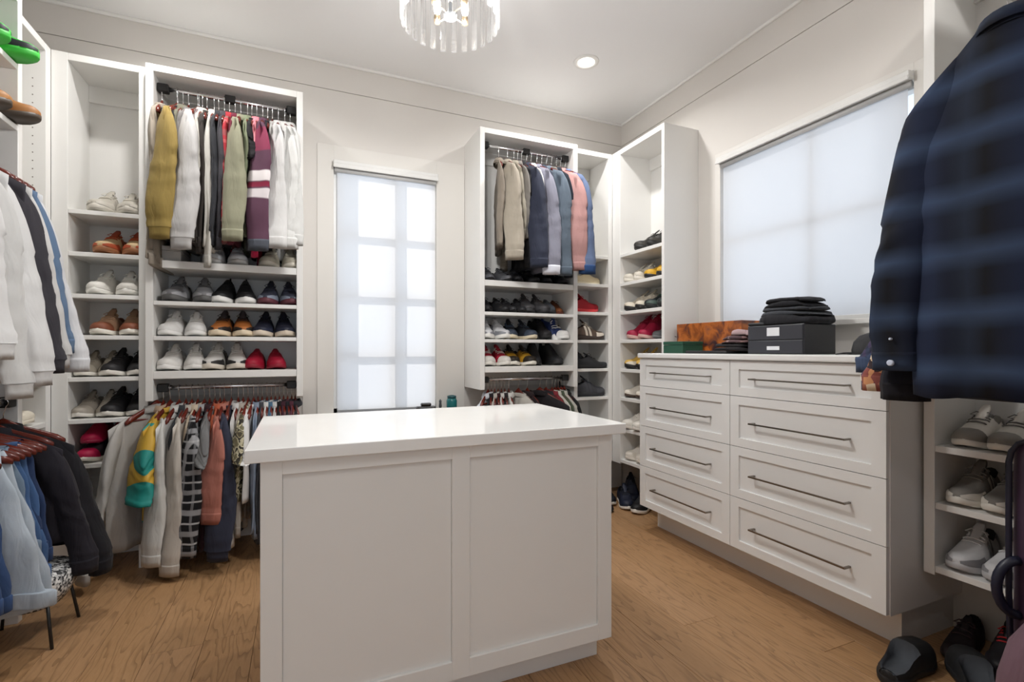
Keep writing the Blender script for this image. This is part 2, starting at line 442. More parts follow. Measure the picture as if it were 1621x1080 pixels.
# ---------------------------------------------------------------- lamps
def downlight(x, y, label, power):
    t = thing('downlight', (x, y, ZC), label, 'ceiling light', 'recessed ceiling lights')
    part('trim_ring', MB().lathe([(0.054, ZC + 0.004), (0.056, ZC - 0.007), (0.080, ZC - 0.006), (0.085, ZC + 0.001), (0.06, ZC + 0.004)], x, y, 32, False), WHITE, t, smooth=True)
    part('lens', MB().lathe([(0.0525, ZC - 0.0005), (0.0525, ZC - 0.0025), (0.03, ZC - 0.003)], x, y, 28), DISCM, t)
    l = bpy.data.lights.new('downlight_lamp', 'AREA'); l.shape = 'DISK'; l.size = 0.09; l.energy = power; l.color = (1.0, 0.98, 0.96); l.spread = 2.6
    o = bpy.data.objects.new('lamp', l); COL.objects.link(o); o.location = (0, 0, -0.012); o.parent = t
for x, y, lb in ((1.732, 2.782, 'white recessed downlight in the ceiling above the corner shoe towers'),
                 (-0.60, 2.76, 'white recessed downlight in the ceiling above the mustard sweatshirt'),
                 (1.732, 0.55, 'unseen ceiling downlight added for fill above the plaid shirt'),  # this and the next two are unseen lamps added as fill
                 (-0.35, 0.0, 'unseen ceiling downlight added for fill near the added doorway'),
                 (0.7, -0.5, 'unseen ceiling downlight added for fill just inside the added doorway')):
    downlight(x, y, lb, (12 if x > 0 else 9.5) if y > .7 else 8 if y > .2 else 6)

def chandelier(cx, cy):
    t = thing('chandelier', (cx, cy, 2.42), 'round crystal chandelier hanging above the white island', 'chandelier')
    part('canopy', MB().lathe([(0.02, ZC - 0.035), (0.06, ZC - 0.03), (0.07, ZC)], cx, cy, 24), CHROME, t, smooth=True)
    part('stem', MB().tube([(cx, cy, 2.44), (cx, cy, ZC - 0.03)], 0.008, 10), CHROME, t, smooth=True)
    R0 = 0.186
    part('hoop', MB().lathe([(R0 - 0.006, 2.66), (R0 + 0.003, 2.66), (R0 + 0.003, 2.685), (R0 - 0.006, 2.685), (R0 - 0.006, 2.66)], cx, cy, 48, False), CHROME, t)
    arms = MB()
    for a in range(4):
        q = a * PI / 2 + 0.3
        arms.tube([(cx, cy, 2.67), (cx + R0 * math.cos(q), cy + R0 * math.sin(q), 2.67)], 0.004, 6)
    part('top_spokes', arms, CHROME, t)
    part('hub', MB().lathe([(0.004, 2.435), (0.024, 2.44), (0.026, 2.452), (0.010, 2.462), (0.008, 2.50)], cx, cy, 20), paint('hub_grey', '#9fa3a8', 0.3, metal=1), t, smooth=True)
    for a in range(4):
        q = a * PI / 2 + 0.45
        ex, ey = cx + 0.078 * math.cos(q), cy + 0.078 * math.sin(q)
        am = part('arm', MB().tube([(cx, cy, 2.452), (ex, ey, 2.458)], 0.0035, 6), NICKEL, t)
        part('socket', MB().lathe([(0.012, 2.455), (0.014, 2.47), (0.012, 2.485)], ex, ey, 12), paint('socket_brass', '#b8a58c', 0.3, metal=1), am, smooth=True)
        part('bulb', MB().lathe([(0.008, 2.485), (0.015, 2.51), (0.013, 2.54), (0.003, 2.565)], ex, ey, 12), BULBM, am, smooth=True)
        l = bpy.data.lights.new('chandelier_lamp', 'POINT'); l.energy = 13.0; l.color = (1, 0.985, 0.965); l.shadow_soft_size = 0.03
        o = bpy.data.objects.new('lamp', l); COL.objects.link(o); o.location = (ex - cx, ey - cy, 2.405 - 2.42); o.parent = t
    n = 26
    cr = MB().box(-0.0115, 0.0115, -0.006, 0.006, 0, 0.25)
    me = cr.mesh('crystal', 0.003)
    for a in range(n):
        q = 2 * PI * a / n
        o = link('crystal', me, CRYSTAL, t)
        o.location = (R0 * math.cos(q), R0 * math.sin(q), 0.0); o.rotation_euler = (0, 0, q + PI / 2)
chandelier(0.537, 1.85)

# ---------------------------------------------------------------- cabinets
PT = 0.034
def cupboard(name, x0, x1, y0, y1, z0, z1, face, shelves, label, side_t=PT, top=0.036, thick=(), back=True, closed_bottom=False, stiles=None, base=0.0):
    """open unit; face '-y', '-x' or '+x'; shelves = z of the top faces; thick = those with a deep front edge"""
    t = thing(name, ((x0 + x1) / 2, (y0 + y1) / 2, z0), label, 'closet unit', 'open closet units')
    bev = 0.0015
    if face == '-y':
        a, b = stiles or (side_t, side_t)
        part('side_panel', B(x0, x0 + a, y0, y1, z0, z1), WHITE, t, bev)
        part('side_panel', B(x1 - b, x1, y0, y1, z0, z1), WHITE, t, bev)
        part('top_panel', B(x0 + a, x1 - b, y0 + 0.001, y1, z1 - top, z1), WHITE, t, bev)
        if back: part('back_panel', B(x0 + a, x1 - b, y1 - 0.012, y1 - 0.001, z0 + base, z1 - top), WHITE, t)
        for z in shelves:
            th = 0.040 if z in thick else 0.022
            part('shelf', B(x0 + a + 0.0005, x1 - b - 0.0005, y0 + 0.002, y1 - 0.012, z - th, z), WHITE, t, bev)
        rail = B(x0 + a, x1 - b, y1 - 0.03, y1 - 0.012, z1 - top - 0.09, z1 - top)
        part('hanging_rail', rail, WHITE, t, bev)
    else:
        a, b = stiles or (side_t, side_t)           # a: nearer the camera (low y), b: far
        part('side_panel', B(x0, x1, y0, y0 + a, z0, z1), WHITE, t, bev)
        part('side_panel', B(x0, x1, y1 - b, y1, z0, z1), WHITE, t, bev)
        part('top_panel', B(x0 + 0.001, x1 - 0.001, y0 + a, y1 - b, z1 - top, z1), WHITE, t, bev)
        bx = (x1 - 0.012, x1 - 0.001) if face == '-x' else (x0 + 0.001, x0 + 0.012)
        if back: part('back_panel', B(bx[0], bx[1], y0 + a, y1 - b, z0 + base, z1 - top), WHITE, t)
        for z in shelves:
            th = 0.040 if z in thick else 0.024
            sx = (x0 + 0.002, x1 - 0.012) if face == '-x' else (x0 + 0.012, x1 - 0.002)
            part('shelf', B(sx[0], sx[1], y0 + a + 0.0005, y1 - b - 0.0005, z - th, z), WHITE, t, bev)
        rx = (x1 - 0.03, x1 - 0.012) if face == '-x' else (x0 + 0.012, x0 + 0.03)
        part('hanging_rail', B(rx[0], rx[1], y0 + a, y1 - b, z1 - top - 0.09, z1 - top), WHITE, t, bev)
    return t

def rod(t, p0, p1, joint=True):
    d = (Vector(p1) - Vector(p0)); 
    r = part('clothes_rod', MB().tube([p0, p1], 0.0125, 14), CHROME, t, smooth=True)
    n = d.normalized()
    for q, s in ((p0, 1), (p1, -1)):
        c = Vector(q) + n * s * 0.028
        a = Vector((abs(n.x), abs(n.y), 0)) * 0.026 + Vector((1 - abs(n.x), 1 - abs(n.y), 0)) * 0.019
        part('rod_bracket', B(c.x - a.x, c.x + a.x, c.y - a.y, c.y + a.y, c.z - 0.022, c.z + 0.022), BLACKM, t, 0.004)
    if joint:
        c = (Vector(p0) + Vector(p1)) / 2
        a = Vector((abs(n.x), abs(n.y), 0)) * 0.026 + Vector((1 - abs(n.x), 1 - abs(n.y), 0)) * 0.017
        part('rod_joint', B(c.x - a.x, c.x + a.x, c.y - a.y, c.y + a.y, c.z - 0.018, c.z + 0.022), BLACKM, t, 0.003)
    return r

YA, YT = 3.107, 3.16
ZU = 2.65
SH4 = (1.625, 1.410, 1.224, 1.038)
RY, RZ, RZ2 = 3.19, 2.565, 0.946
uL = cupboard('closet_unit', -0.740, 0.016, YA, YB - 0.001, 0.882, ZU, '-y', SH4, 'white open closet unit with three shoe shelves, beside the island and narrow window', thick=(1.625, 1.038))
rod(uL, (-0.706, RY, RZ), (-0.018, RY, RZ)); rod(uL, (-0.706, RY, RZ2), (-0.018, RY, RZ2), False)
uA = cupboard('closet_unit', 1.107, 1.862, YA, YB - 0.001, 0.882, ZU, '-y', SH4, 'white open closet unit holding pale jackets and blue denim between window and corner', thick=(1.625, 1.038))
rod(uA, (1.141, RY, RZ), (1.828, RY, RZ)); rod(uA, (1.141, RY, RZ2), (1.828, RY, RZ2), False)
ZT = (1.865, 1.650, 1.437, 1.226, 1.011, 0.797, 0.568, 0.335)
uT = cupboard('closet_unit', -1.14, -0.741, YT, YB - 0.001, 0.0, ZU, '-y', ZT, 'narrow white corner shoe tower beside the hanging white sweatshirts', stiles=(0.066, 0.040), side_t=0.05)
uB = cupboard('closet_unit', 1.863, 2.2, YT, YB - 0.001, 0.30, ZU, '-y', ZT, 'narrow white corner shoe tower holding the red sneaker', stiles=(0.03, 0.034))
uR = cupboard('closet_unit', 2.2, 2.4995, 2.574, YT - 0.001, 0.30, ZU, '-x', ZT, 'tall white shoe tower standing at the end of the drawers', stiles=(0.026, 0.10), base=0.0)
part('lower_back', B(2.2, 2.49, YB - 0.012, YB - 0.002, 0, 0.3), WHITE, uR)
uF = cupboard('closet_unit', -1.4395, -1.14, 2.756, YT - 0.001, 0.0, ZU, '+x', (1.005, 0.797, 0.568, 0.335), 'white corner unit with peg holes behind the hanging white sweatshirts', stiles=(0.03, 0.05))
uN = cupboard('closet_unit', -1.4395, -1.088, 0.70, 2.755, 0.0, ZU, '+x', (2.352, 2.095, 1.10), 'long white hanging unit with the green shoe on its top shelf', stiles=(0.035, 0.035), base=0)
rod(uN, (-1.205, 0.735, 1.985), (-1.205, 2.72, 1.985)); rod(uN, (-1.11, 0.735, 0.935), (-1.11, 2.72, 0.935))
uS = cupboard('closet_unit', 2.2, 2.4995, 0.50, 1.109, 0.30, 2.66, '-x', (0.79, 0.575, 0.335), 'white shoe tower beside the drawers behind the plaid shirt', stiles=(0.035, 0.036))
# peg holes in the side panels of the two units beside the sweatshirts: tiny recessed discs
def peg_holes(t, pts, axis):
    mb = MB()
    for x, y, z in pts:
        rs = []
        for d in (0, 0.0006):
            rs.append([(x + 0.0028 * math.cos(2 * PI * k / 8), y - d, z + 0.0028 * math.sin(2 * PI * k / 8)) for k in range(8)])
        mb.rings(rs)
    o = part('peg_holes', mb, paint('peg_hole', '#6a625a', 0.8), t); o['kind'] = 'stuff'
peg_holes(uF, [(x, YT - 0.001 - 0.05, 1.15 + 0.04 * k) for x in (-1.19, -1.39) for k in range(34)], 'y')
peg_holes(uN, [(x, 2.755 - 0.035, 1.2 + 0.04 * k) for x in (-1.16, -1.38) for k in range(34)], 'y')

# ---- island: base cabinet and stone top
isl = thing('island_cabinet', (0.475, 1.84, 0), 'white panelled island cabinet in the middle of the room', 'island')
part('body', B(-0.10, 1.047, 1.520, 2.17, 0.10, 0.845), WHITE, isl)
part('toe_kick', B(-0.04, 1.030, 1.580, 2.11, 0, 0.10), WHITE, isl)
for a, b in ((-0.10, -0.045), (0.444, 0.503), (0.990, 1.047)):
    part('stile', B(a, b, 1.508, 1.520, 0.10, 0.845), WHITE, isl, 0.001)
for a, b in ((-0.045, 0.444), (0.503, 0.990)):
    part('rail', B(a, b, 1.508, 1.520, 0.10, 0.158), WHITE, isl, 0.001)
    part('rail', B(a, b, 1.508, 1.520, 0.803, 0.845), WHITE, isl, 0.001)
    part('recessed_panel', B(a + 0.001, b - 0.001, 1.5185, 1.5205, 0.1585, 0.8025), WHITE, isl)
ct = part('countertop', B(-0.137, 1.096, 1.486, 2.225, 0.845, 0.882), STONE, None, 0.002)
tag(ct, 'glossy white stone countertop on the island', 'countertop')

# ---- dresser with eight shaker drawers
XD, DY0, DY1, DYM = 2.0, 1.124, 2.572, 1.850
dr = thing('dresser', (2.24, 1.85, 0), 'white eight-drawer dresser under the wide window', 'dresser')
part('body', B(XD + 0.02, 2.4995, DY0, DY1, 0.155, 1.10), CHESTM, dr, 0.001)
part('toe_kick', B(2.145, 2.4995, DY0 + 0.03, DY1, 0, 0.155), CHESTM, dr)
part('top', B(XD - 0.018, 2.499, DY0 - 0.004, DY1, 1.10, 1.130), CHESTM, dr, 0.006, seg=2)
def shaker(y0, y1, z0, z1, w=0.052, d=0.010):
    mb = MB()
    xf, xb = XD, XD + 0.0195
    o = [(y0, z0), (y1, z0), (y1, z1), (y0, z1)]
    q = [(y0 + w, z0 + w * 0.8), (y1 - w, z0 + w * 0.8), (y1 - w, z1 - w * 0.8), (y0 + w, z1 - w * 0.8)]
    vs = [(xb, *p) for p in o] + [(xf, *p) for p in o] + [(xf, *p) for p in q] + [(xf + d, *p) for p in q]
    fs = [(3, 2, 1, 0), (12, 13, 14, 15)]
    for k in range(4):
        n = (k + 1) % 4
        fs += [(k, n, 4 + n, 4 + k), (4 + k, 4 + n, 8 + n, 8 + k), (8 + k, 8 + n, 12 + n, 12 + k)]
    return mb.add(vs, fs)
rows = (1.098, 0.922, 0.670, 0.416, 0.160)
for a, b in ((DY0 + 0.002, DYM), (DYM, DY1 - 0.002)):
    for k in range(4):
        yy0, yy1, zz0, zz1 = a + 0.0015, b - 0.0015, rows[k + 1] + 0.0015, rows[k] - 0.0015
        d = part('drawer', shaker(yy0, yy1, zz0, zz1), CHESTM, dr)
        c, z = (yy0 + yy1) / 2, (zz0 + zz1) / 2
        hb = B(XD - 0.031, XD - 0.024, c - 0.228, c + 0.228, z - 0.0035, z + 0.0035)
        for s in (-1, 1):
            hb.box(XD - 0.025, XD + 0.0095, c + s * 0.2235 - 0.0045, c + s * 0.2235 + 0.0045, z - 0.0035, z + 0.0035)
        h = part('handle', hb, NICKEL, d); h['label'] = 'slim dark bar handle'
# ---------------------------------------------------------------- shoes
def lerp_tab(tab, t):
    for (a, va), (b, vb) in zip(tab, tab[1:]):
        if t <= b: return va + (vb - va) * max(0.0, min(1.0, (t - a) / (b - a)))
    return tab[-1][1]
WTAB = {'round': [(0, .10), (.03, .42), (.10, .68), (.25, .74), (.42, .76), (.58, .90), (.72, 1.0), (.84, .93), (.92, .74), (.97, .48), (1, .12)],
        'slim': [(0, .12), (.03, .46), (.10, .68), (.25, .70), (.42, .72), (.58, .92), (.70, 1.0), (.82, .84), (.92, .56), (.97, .34), (1, .08)]}
STYLE = {
    # L length, W width, st/sf sole heel/fore, hc heel collar, dip ankle, hv throat, ht toe, opening o0..o1
    'low':    dict(L=.292, W=.108, st=.030, sf=.024, hc=.078, dip=.060, hv=.088, ht=.046, o0=.06, o1=.44, laces=5, tongue=.035, w='round', over=('toe_cap', 'heel_tab')),
    'runner': dict(L=.300, W=.110, st=.042, sf=.028, hc=.076, dip=.056, hv=.086, ht=.042, o0=.06, o1=.42, laces=5, tongue=.034, w='round', over=('heel_tab', 'side_stripe', 'toe_guard')),
    'slipon': dict(L=.286, W=.106, st=.024, sf=.020, hc=.074, dip=.058, hv=.084, ht=.046, o0=.06, o1=.46, laces=0, tongue=.012, w='round', over=('heel_tab',)),
    'dress':  dict(L=.300, W=.102, st=.028, sf=.009, hc=.070, dip=.054, hv=.078, ht=.036, o0=.06, o1=.42, laces=4, tongue=.018, w='slim', over=('toe_cap', 'heel_tab')),
    'high':   dict(L=.296, W=.110, st=.034, sf=.026, hc=.125, dip=.120, hv=.135, ht=.046, o0=.05, o1=.36, laces=6, tongue=.030, w='round', over=('toe_cap', 'side_stripe', 'heel_tab')),
    'sock':   dict(L=.300, W=.108, st=.044, sf=.028, hc=.115, dip=.105, hv=.100, ht=.038, o0=.05, o1=.34, laces=0, tongue=.014, w='round', over=('toe_guard', 'pull_tab')),
    'boot':   dict(L=.290, W=.110, st=.034, sf=.018, hc=.150, dip=.150, hv=.155, ht=.050, o0=.05, o1=.38, laces=0, tongue=.0, w='round', over=('heel_tab', 'pull_tab')),
    'clog':   dict(L=.290, W=.128, st=.030, sf=.030, hc=.026, dip=.034, hv=.078, ht=.060, o0=.03, o1=.54, laces=0, tongue=.0, w='round', over=()),
    'pump':   dict(L=.250, W=.082, st=.070, sf=.008, hc=.050, dip=.034, hv=.036, ht=.030, o0=.06, o1=.62, laces=0, tongue=.0, w='slim', over=()),
}
_shoe_cache = {}
NS = 11
def shoe_parts(style):
    if style in _shoe_cache: return _shoe_cache[style]
    P = STYLE[style]; L, W = P['L'], P['W']
    wt = WTAB[P['w']]
    def wid(t): return W / 2 * lerp_tab(wt, t)
    def cen(t): return 0.05 * W * math.sin(PI * t * 1.1)
    def spring(t): return 0.016 * max(0, (t - .72) / .28) ** 1.6 + 0.003 * max(0, (.12 - t) / .12)
    def thick(t): return lerp_tab([(0, P['st']), (.30, P['st'] * .98), (.5, (P['st'] + P['sf']) / 2), (.7, P['sf']), (1, P['sf'] * .9)], t)
    o0, o1 = P['o0'], P['o1']
    def top(t):
        return lerp_tab([(0, P['hc'] * .80), (.03, P['hc'] * .97), (o0 + .02, P['hc']), ((o0 + o1) / 2, P['dip']), (o1, P['hv']), (o1 + .06, P['hv'] * .97),
                         (.62, (P['hv'] + P['ht'] * 1.2) / 2), (.78, P['ht'] * 1.06), (.90, P['ht'] * .86), (.96, P['ht'] * .62), (1, P['ht'] * .25)], t)
    def S(t, k, off=0.0):
        """surface point of the upper at station t, section index k (0..NS-1), closed arch"""
        w = wid(t) * .985 + off; h = top(t) + off; z0 = thick(t) * .94 + spring(t)
        ph = PI * k / (NS - 1)
        c, s = math.cos(ph), math.sin(ph)
        e = .62 if t > .6 else .55
        lean = 1.0 - .28 * max(0, min(1, (s - .3))) * (1 if t < o1 else .5)
        y = w * math.copysign(abs(c) ** e, c) * lean
        return (L * (t - .5) + (0.0 if t > .03 else -0.002), cen(t) + y, z0 + h * abs(s) ** .85)
    parts = {}
    ts = [0, .03, .07, .14, .24, .34, .44, .54, .64, .74, .83, .90, .955, .985, 1.0]
    # sole
    mb = MB(); out = []
    lo = []
    for f, zz in ((.90, 0), (1.0, .006), (1.03, .5), (1.0, 1.0)):
        r = []
        for t in ts: r.append((t, 1, f, zz))
        for t in reversed(ts[1:-1]): r.append((t, -1, f, zz))
        ring = []
        for t, s, ff, z in r:
            th = thick(t); sp = spring(t)
            zv = sp + (z if z == .006 else th * z)
            ring.append((L * (t - .5) * (.99 + .01 * ff) , cen(t) + s * wid(t) * ff, zv))
        lo.append(ring)
    mb.rings(lo); parts['sole'] = mb.mesh('sole', 0, True)
    # upper with a real cavity for the foot
    st = [.005, .02, .045, o0, o0 + .015] + [o0 + .015 + (o1 - o0 - .03) * q / 4 for q in range(1, 4)] + [o1 - .015, o1] + [o1 + (.90 - o1) * q / 6 for q in range(1, 6)] + [.90, .945, .975, .992]
    up = MB(); li = MB()
    rows = []
    for t in st:
        row = []
        cav = o0 < t < o1
        for k in range(NS):
            p = S(t, k)
            if cav and (2 if style == 'clog' else 3) < k < NS - (3 if style == 'clog' else 4):
                x, y, z = p
                z0 = thick(t) * .94 + spring(t)
                kk = abs(k - (NS - 1) / 2)
                yc = cen(t)
                if kk == 2: z = z0 + .016
                elif kk == 1: y = yc + (y - yc) * 1.5; z = z0 + .012
                elif kk == 0: z = z0 + .008
                p = (x, y, z)
            row.append(p)
        rows.append((cav, row))
    vs = [p for _, r in rows for p in r]; fu = []; fl = []
    for j in range(len(rows) - 1):
        for k in range(NS - 1):
            q = (j * NS + k, j * NS + k + 1, (j + 1) * NS + k + 1, (j + 1) * NS + k)
            (fl if (rows[j][0] or rows[j + 1][0]) and (2 if style == 'clog' else 3) <= k < NS - (3 if style == 'clog' else 4) else fu).append(q)
    fu.append(tuple(range(NS))); fu.append(tuple((len(rows) - 1) * NS + k for k in range(NS - 1, -1, -1)))
    for dst, fs in ((up, fu), (li, fl)):
        used = sorted({i for f in fs for i in f}); mp = {i: n for n, i in enumerate(used)}
        dst.add([vs[i] for i in used], [tuple(mp[i] for i in f) for f in fs])
    parts['upper'] = up.mesh('upper', 0, True)
    if fl: parts['lining'] = li.mesh('lining', 0, True)
    # tongue
    if P['tongue'] > 0:
        mb = MB(); rs = []
        hw = wid(o1) * .42
        for q in range(6):
            f = q / 5
            t = o1 + .14 - .22 * f
            x = L * (t - .5); base = S(o1 + .14, 5)[2] if q == 0 else None
            z = S(o1 + .14, (NS - 1) // 2)[2] * (1 - f) + (S(o1, (NS - 1) // 2)[2] + P['tongue']) * f + .002
            ww = hw * (.85 + .25 * math.sin(PI * f * .8)) * (1 if q < 5 else .8)
            rs.append([(x + .004, cen(t) - ww, z - .008), (x - .001, cen(t) - ww * .6, z + .002), (x - .002, cen(t) + ww * .6, z + .002), (x + .004, cen(t) + ww, z - .008), (x + .004, cen(t) + ww * .5, z - .007), (x + .004, cen(t) - ww * .5, z - .007)])
        mb.rings(rs); parts['tongue'] = mb.mesh('tongue', 0, True)
    if P['laces']:
        mb = MB()
        n = P['laces']
        for q in range(n):
            t = o1 - .03 + (.30) * q / n
            tt = max(t, o1 + .002)
            mid = (NS - 1) / 2
            pts = []
            for k in range(7):
                kk = mid + (k - 3) * .55
                a = S(tt, int(kk)); b = S(tt, int(kk) + 1); f = kk - int(kk)
                pts.append((a[0] + (b[0] - a[0]) * f + (t - tt) * L + (.004 if q % 2 else -.004) * (k - 3) / 3, a[1] + (b[1] - a[1]) * f, a[2] + (b[2] - a[2]) * f + .0035 + (tt - t) * .10))
            mb.tube(pts, .0028, 5)
        tt = o1 + .01; c = S(tt, (NS - 1) // 2)
        for s in (-1, 1):
            mb.tube([(c[0], c[1], c[2] + .006), (c[0] + .012, c[1] + s * .018, c[2] + .013), (c[0] + .022, c[1] + s * .032, c[2] + .002), (c[0] + .012, c[1] + s * .022, c[2] - .002), (c[0], c[1], c[2] + .005)], .0022, 5)
        parts['laces'] = mb.mesh('laces', 0, True)
    def patch(pn, tl, kl, off):
        mb = MB()
        rs = [[S(t, k, off) for k in kl] for t in tl]
        mb.rings(rs, False, False)
        return mb
    for ov in P['over']:
        if ov == 'toe_cap': mb = patch(ov, [.80, .84, .88, .91, .945, .97, .985, .996], range(NS), .0016); mb.f.append(tuple(7 * NS + k for k in range(NS)))
        elif ov == 'toe_guard':
            mb = patch(ov, [.72, .80, .86, .90, .945, .97, .985, .995], (0, 1, 2), .0018)
            q = patch(ov, [.72, .80, .86, .90, .945, .97, .985, .995], (8, 9, 10), .0018); mb.add(q.v, q.f)
        elif ov == 'heel_tab':
            mb = patch(ov, [.004, .02, .045, .08, .13, .17], (0, 1, 2, 3), .0016)
            q = patch(ov, [.004, .02, .045, .08, .13, .17], (7, 8, 9, 10), .0016); mb.add(q.v, q.f)
            q = patch(ov, [.001, .004], range(NS), .0012); mb.add(q.v, q.f)
        elif ov == 'side_stripe':
            mb = MB()
            for ks in ((0, 1, 2, 3), (10, 9, 8, 7)):
                for a in (.44, .54):
                    rs = [[S(a + q * .03 - .05 * n / 3, k, .0018) for n, k in enumerate(ks)] for q in (0, 1, 2)]
                    mb.rings(rs, False, False)
        elif ov == 'pull_tab':
            c = S(.01, (NS - 1) // 2)
            mb = MB().tube([(c[0] + .004, c[1], c[2] - .02), (c[0] - .006, c[1], c[2] + .015), (c[0] - .002, c[1], c[2] + .030), (c[0] + .008, c[1], c[2] + .012), (c[0] + .006, c[1], c[2] - .02)], .0045, 6)
        parts[ov] = mb.mesh(ov, 0, True)
    _shoe_cache[style] = parts
    return parts

def shoe(style, cols, pos, heading, label, group, side=1, scale=1.0, tilt=(0, 0), name=None):
    """cols: dict of part -> material; 'upper' and 'sole' needed. heading: direction the toe points, degrees"""
    nm = name or {'low': 'sneaker', 'runner': 'running_shoe', 'slipon': 'slip_on_shoe', 'dress': 'dress_shoe', 'high': 'high_top_sneaker', 'sock': 'sock_sneaker', 'boot': 'ankle_boot', 'clog': 'clog', 'pump': 'pump'}[style]
    t = thing(nm, pos, label, 'shoe', group, math.radians(heading))
    t.rotation_euler = (math.radians(tilt[0]), math.radians(tilt[1]), math.radians(heading))
    t.scale = (scale, scale * side, scale)
    for k, me in shoe_parts(style).items():
        m = cols.get(k)
        if m is None:
            m = {'lining': cols.get('lining', cols['upper']), 'tongue': cols['upper'], 'laces': cols.get('laces', cols['sole']),
                 'footbed': cols['upper'], 'rim': cols['upper']}.get(k, cols.get('trim', cols['upper']))
        link(k, me, m, t)
    return t

def C(upper, sole='#e9e5dc', lining=None, laces=None, trim=None, **kw):
    d = dict(upper=leather(upper), sole=paint('rubber_' + sole, sole, 0.55))
    if lining: d['lining'] = leather(lining, 0.8)
    if laces: d['laces'] = leather(laces, 0.8)
    if trim: d['trim'] = leather(trim)
    for k, v in kw.items(): d[k] = leather(v)
    return d

def pair(style, cols, x, y, z, heading, desc, loc, group, gap=0.112, spread=5, scale=1.0, dx=(0, 0), dy=(0, 0), tilt=((0, 0), (0, 0))):
    """two shoes side by side; left/right as the viewer sees them"""
    h = math.radians(heading)
    # viewer's left: for shoes with the toe towards the viewer
    px, py = math.sin(h), -math.cos(h)
    for i, s in enumerate((-1, 1)):
        ox, oy = px * s * gap / 2 + dx[i], py * s * gap / 2 + dy[i]
        shoe(style, cols, (x + ox * SIGN, y + oy * SIGN, z + 0.0005), heading - s * spread * SIGN, '%s, %s of pair, %s' % (desc, ('left', 'right')[i], loc), group, side=(1, -1)[i], scale=scale, tilt=tilt[i])
SIGN = -1

# ---------------------------------------------------------------- hangers and garments
_hang = {}
def hanger_meshes():
    if _hang: return _hang
    mb = MB(); rs = []
    for i in range(17):
        u = -0.200 + 0.40 * i / 16; a = abs(u) / 0.200
        z = -0.096 - 0.074 * a ** 1.25 + 0.012 * math.exp(-(u / 0.03) ** 2)
        hz = 0.014 + 0.008 * math.exp(-(u / 0.05) ** 2) + 0.004 * a; hv = 0.006 + 0.008 * a ** 2
        if i in (0, 16): hz *= .55; hv *= .6
        v = 0.010 * a ** 2
        rs.append([(u, v + hv * math.cos(2 * PI * k / 8), z + hz * math.sin(2 * PI * k / 8)) for k in range(8)])
    mb.rings(rs); _hang['body'] = mb.mesh('hanger', 0, True)
    mb = MB().tube([(-0.185, 0.006, -0.160), (0.185, 0.006, -0.160)], 0.0055, 8); _hang['bar'] = mb.mesh('bar', 0, True)
    pts = [(0, 0, -0.08), (0, 0, -0.045), (0.004, 0, -0.032)]
    for k in range(9):
        q = -0.9 + (PI + 1.3) * k / 8
        pts.append((0.0165 * math.cos(q), 0, 0.0 + 0.0165 * math.sin(q)))
    _hang['hook'] = MB().tube(pts, 0.0022, 6).mesh('hook', 0, True)
    return _hang

def hanger(pos, rz, label, group, mat=None, tilt=0.0, scale=(1, 1, 1)):
    h = hanger_meshes()
    o = link('clothes_hanger', h['body'], mat or MAHOG)
    o.location = pos; o.rotation_euler = (tilt, 0, rz); o.scale = scale
    tag(o, label, 'hanger', group)
    link('bar', h['bar'], mat or MAHOG, o)
    link('hook', h['hook'], CHROME, o)
    return o

def shoulder(u, hw, z0, slope, neck=0.055):
    a = abs(u)
    if a < neck: return z0
    z = z0 - slope * ((a - neck) / (hw - neck)) ** 1.1
    if a > hw: z -= (a - hw) * 1.2
    return z

def body_mesh(hw, hem, length, th, z0, slope, rnd, folds=3.0, amp=0.012, front_u=None):
    n, m = 40, 16
    ph = rnd.uniform(0, 6); ph2 = rnd.uniform(0, 6)
    rs = []
    for j in range(m):
        s = j / (m - 1)
        a = hw * (1.0 - .03 * math.sin(PI * min(1, s * 2.2))) * (1 - s) + hem * s
        b = th * (.30 + .70 * min(1, s / .22)) * (1 - .15 * s)
        r = []
        for i in range(n):
            q = 2 * PI * i / n
            c, sn = math.cos(q), math.sin(q)
            u = a * math.copysign(abs(c) ** .75, c)
            v = b * math.copysign(abs(sn) ** .8, sn) * (1 - .25 * abs(c))
            v += amp * s ** .8 * math.sin(folds * PI * u / hem + ph + s * 1.2) + .003 * math.sin(23 * u + ph2 + 9 * s)
            zs = shoulder(u, hw, z0, slope)
            ze = -length + .008 * math.sin(5 * u / hem + ph2)
            r.append((u, v, zs * (1 - s) + ze * s))
        rs.append(r)
    mb = MB().rings(rs, False)
    o = 0
    for i in range(1, n // 2):
        mb.f.append((i, i + 1, n - i - 1, n - i) if i + 1 < n // 2 else (i, i + 1, n - i))
    mb.f.append((0, 1, n - 1))
    k = (m - 1) * n
    mb.f.append(tuple(k + i for i in range(n)))
    return mb

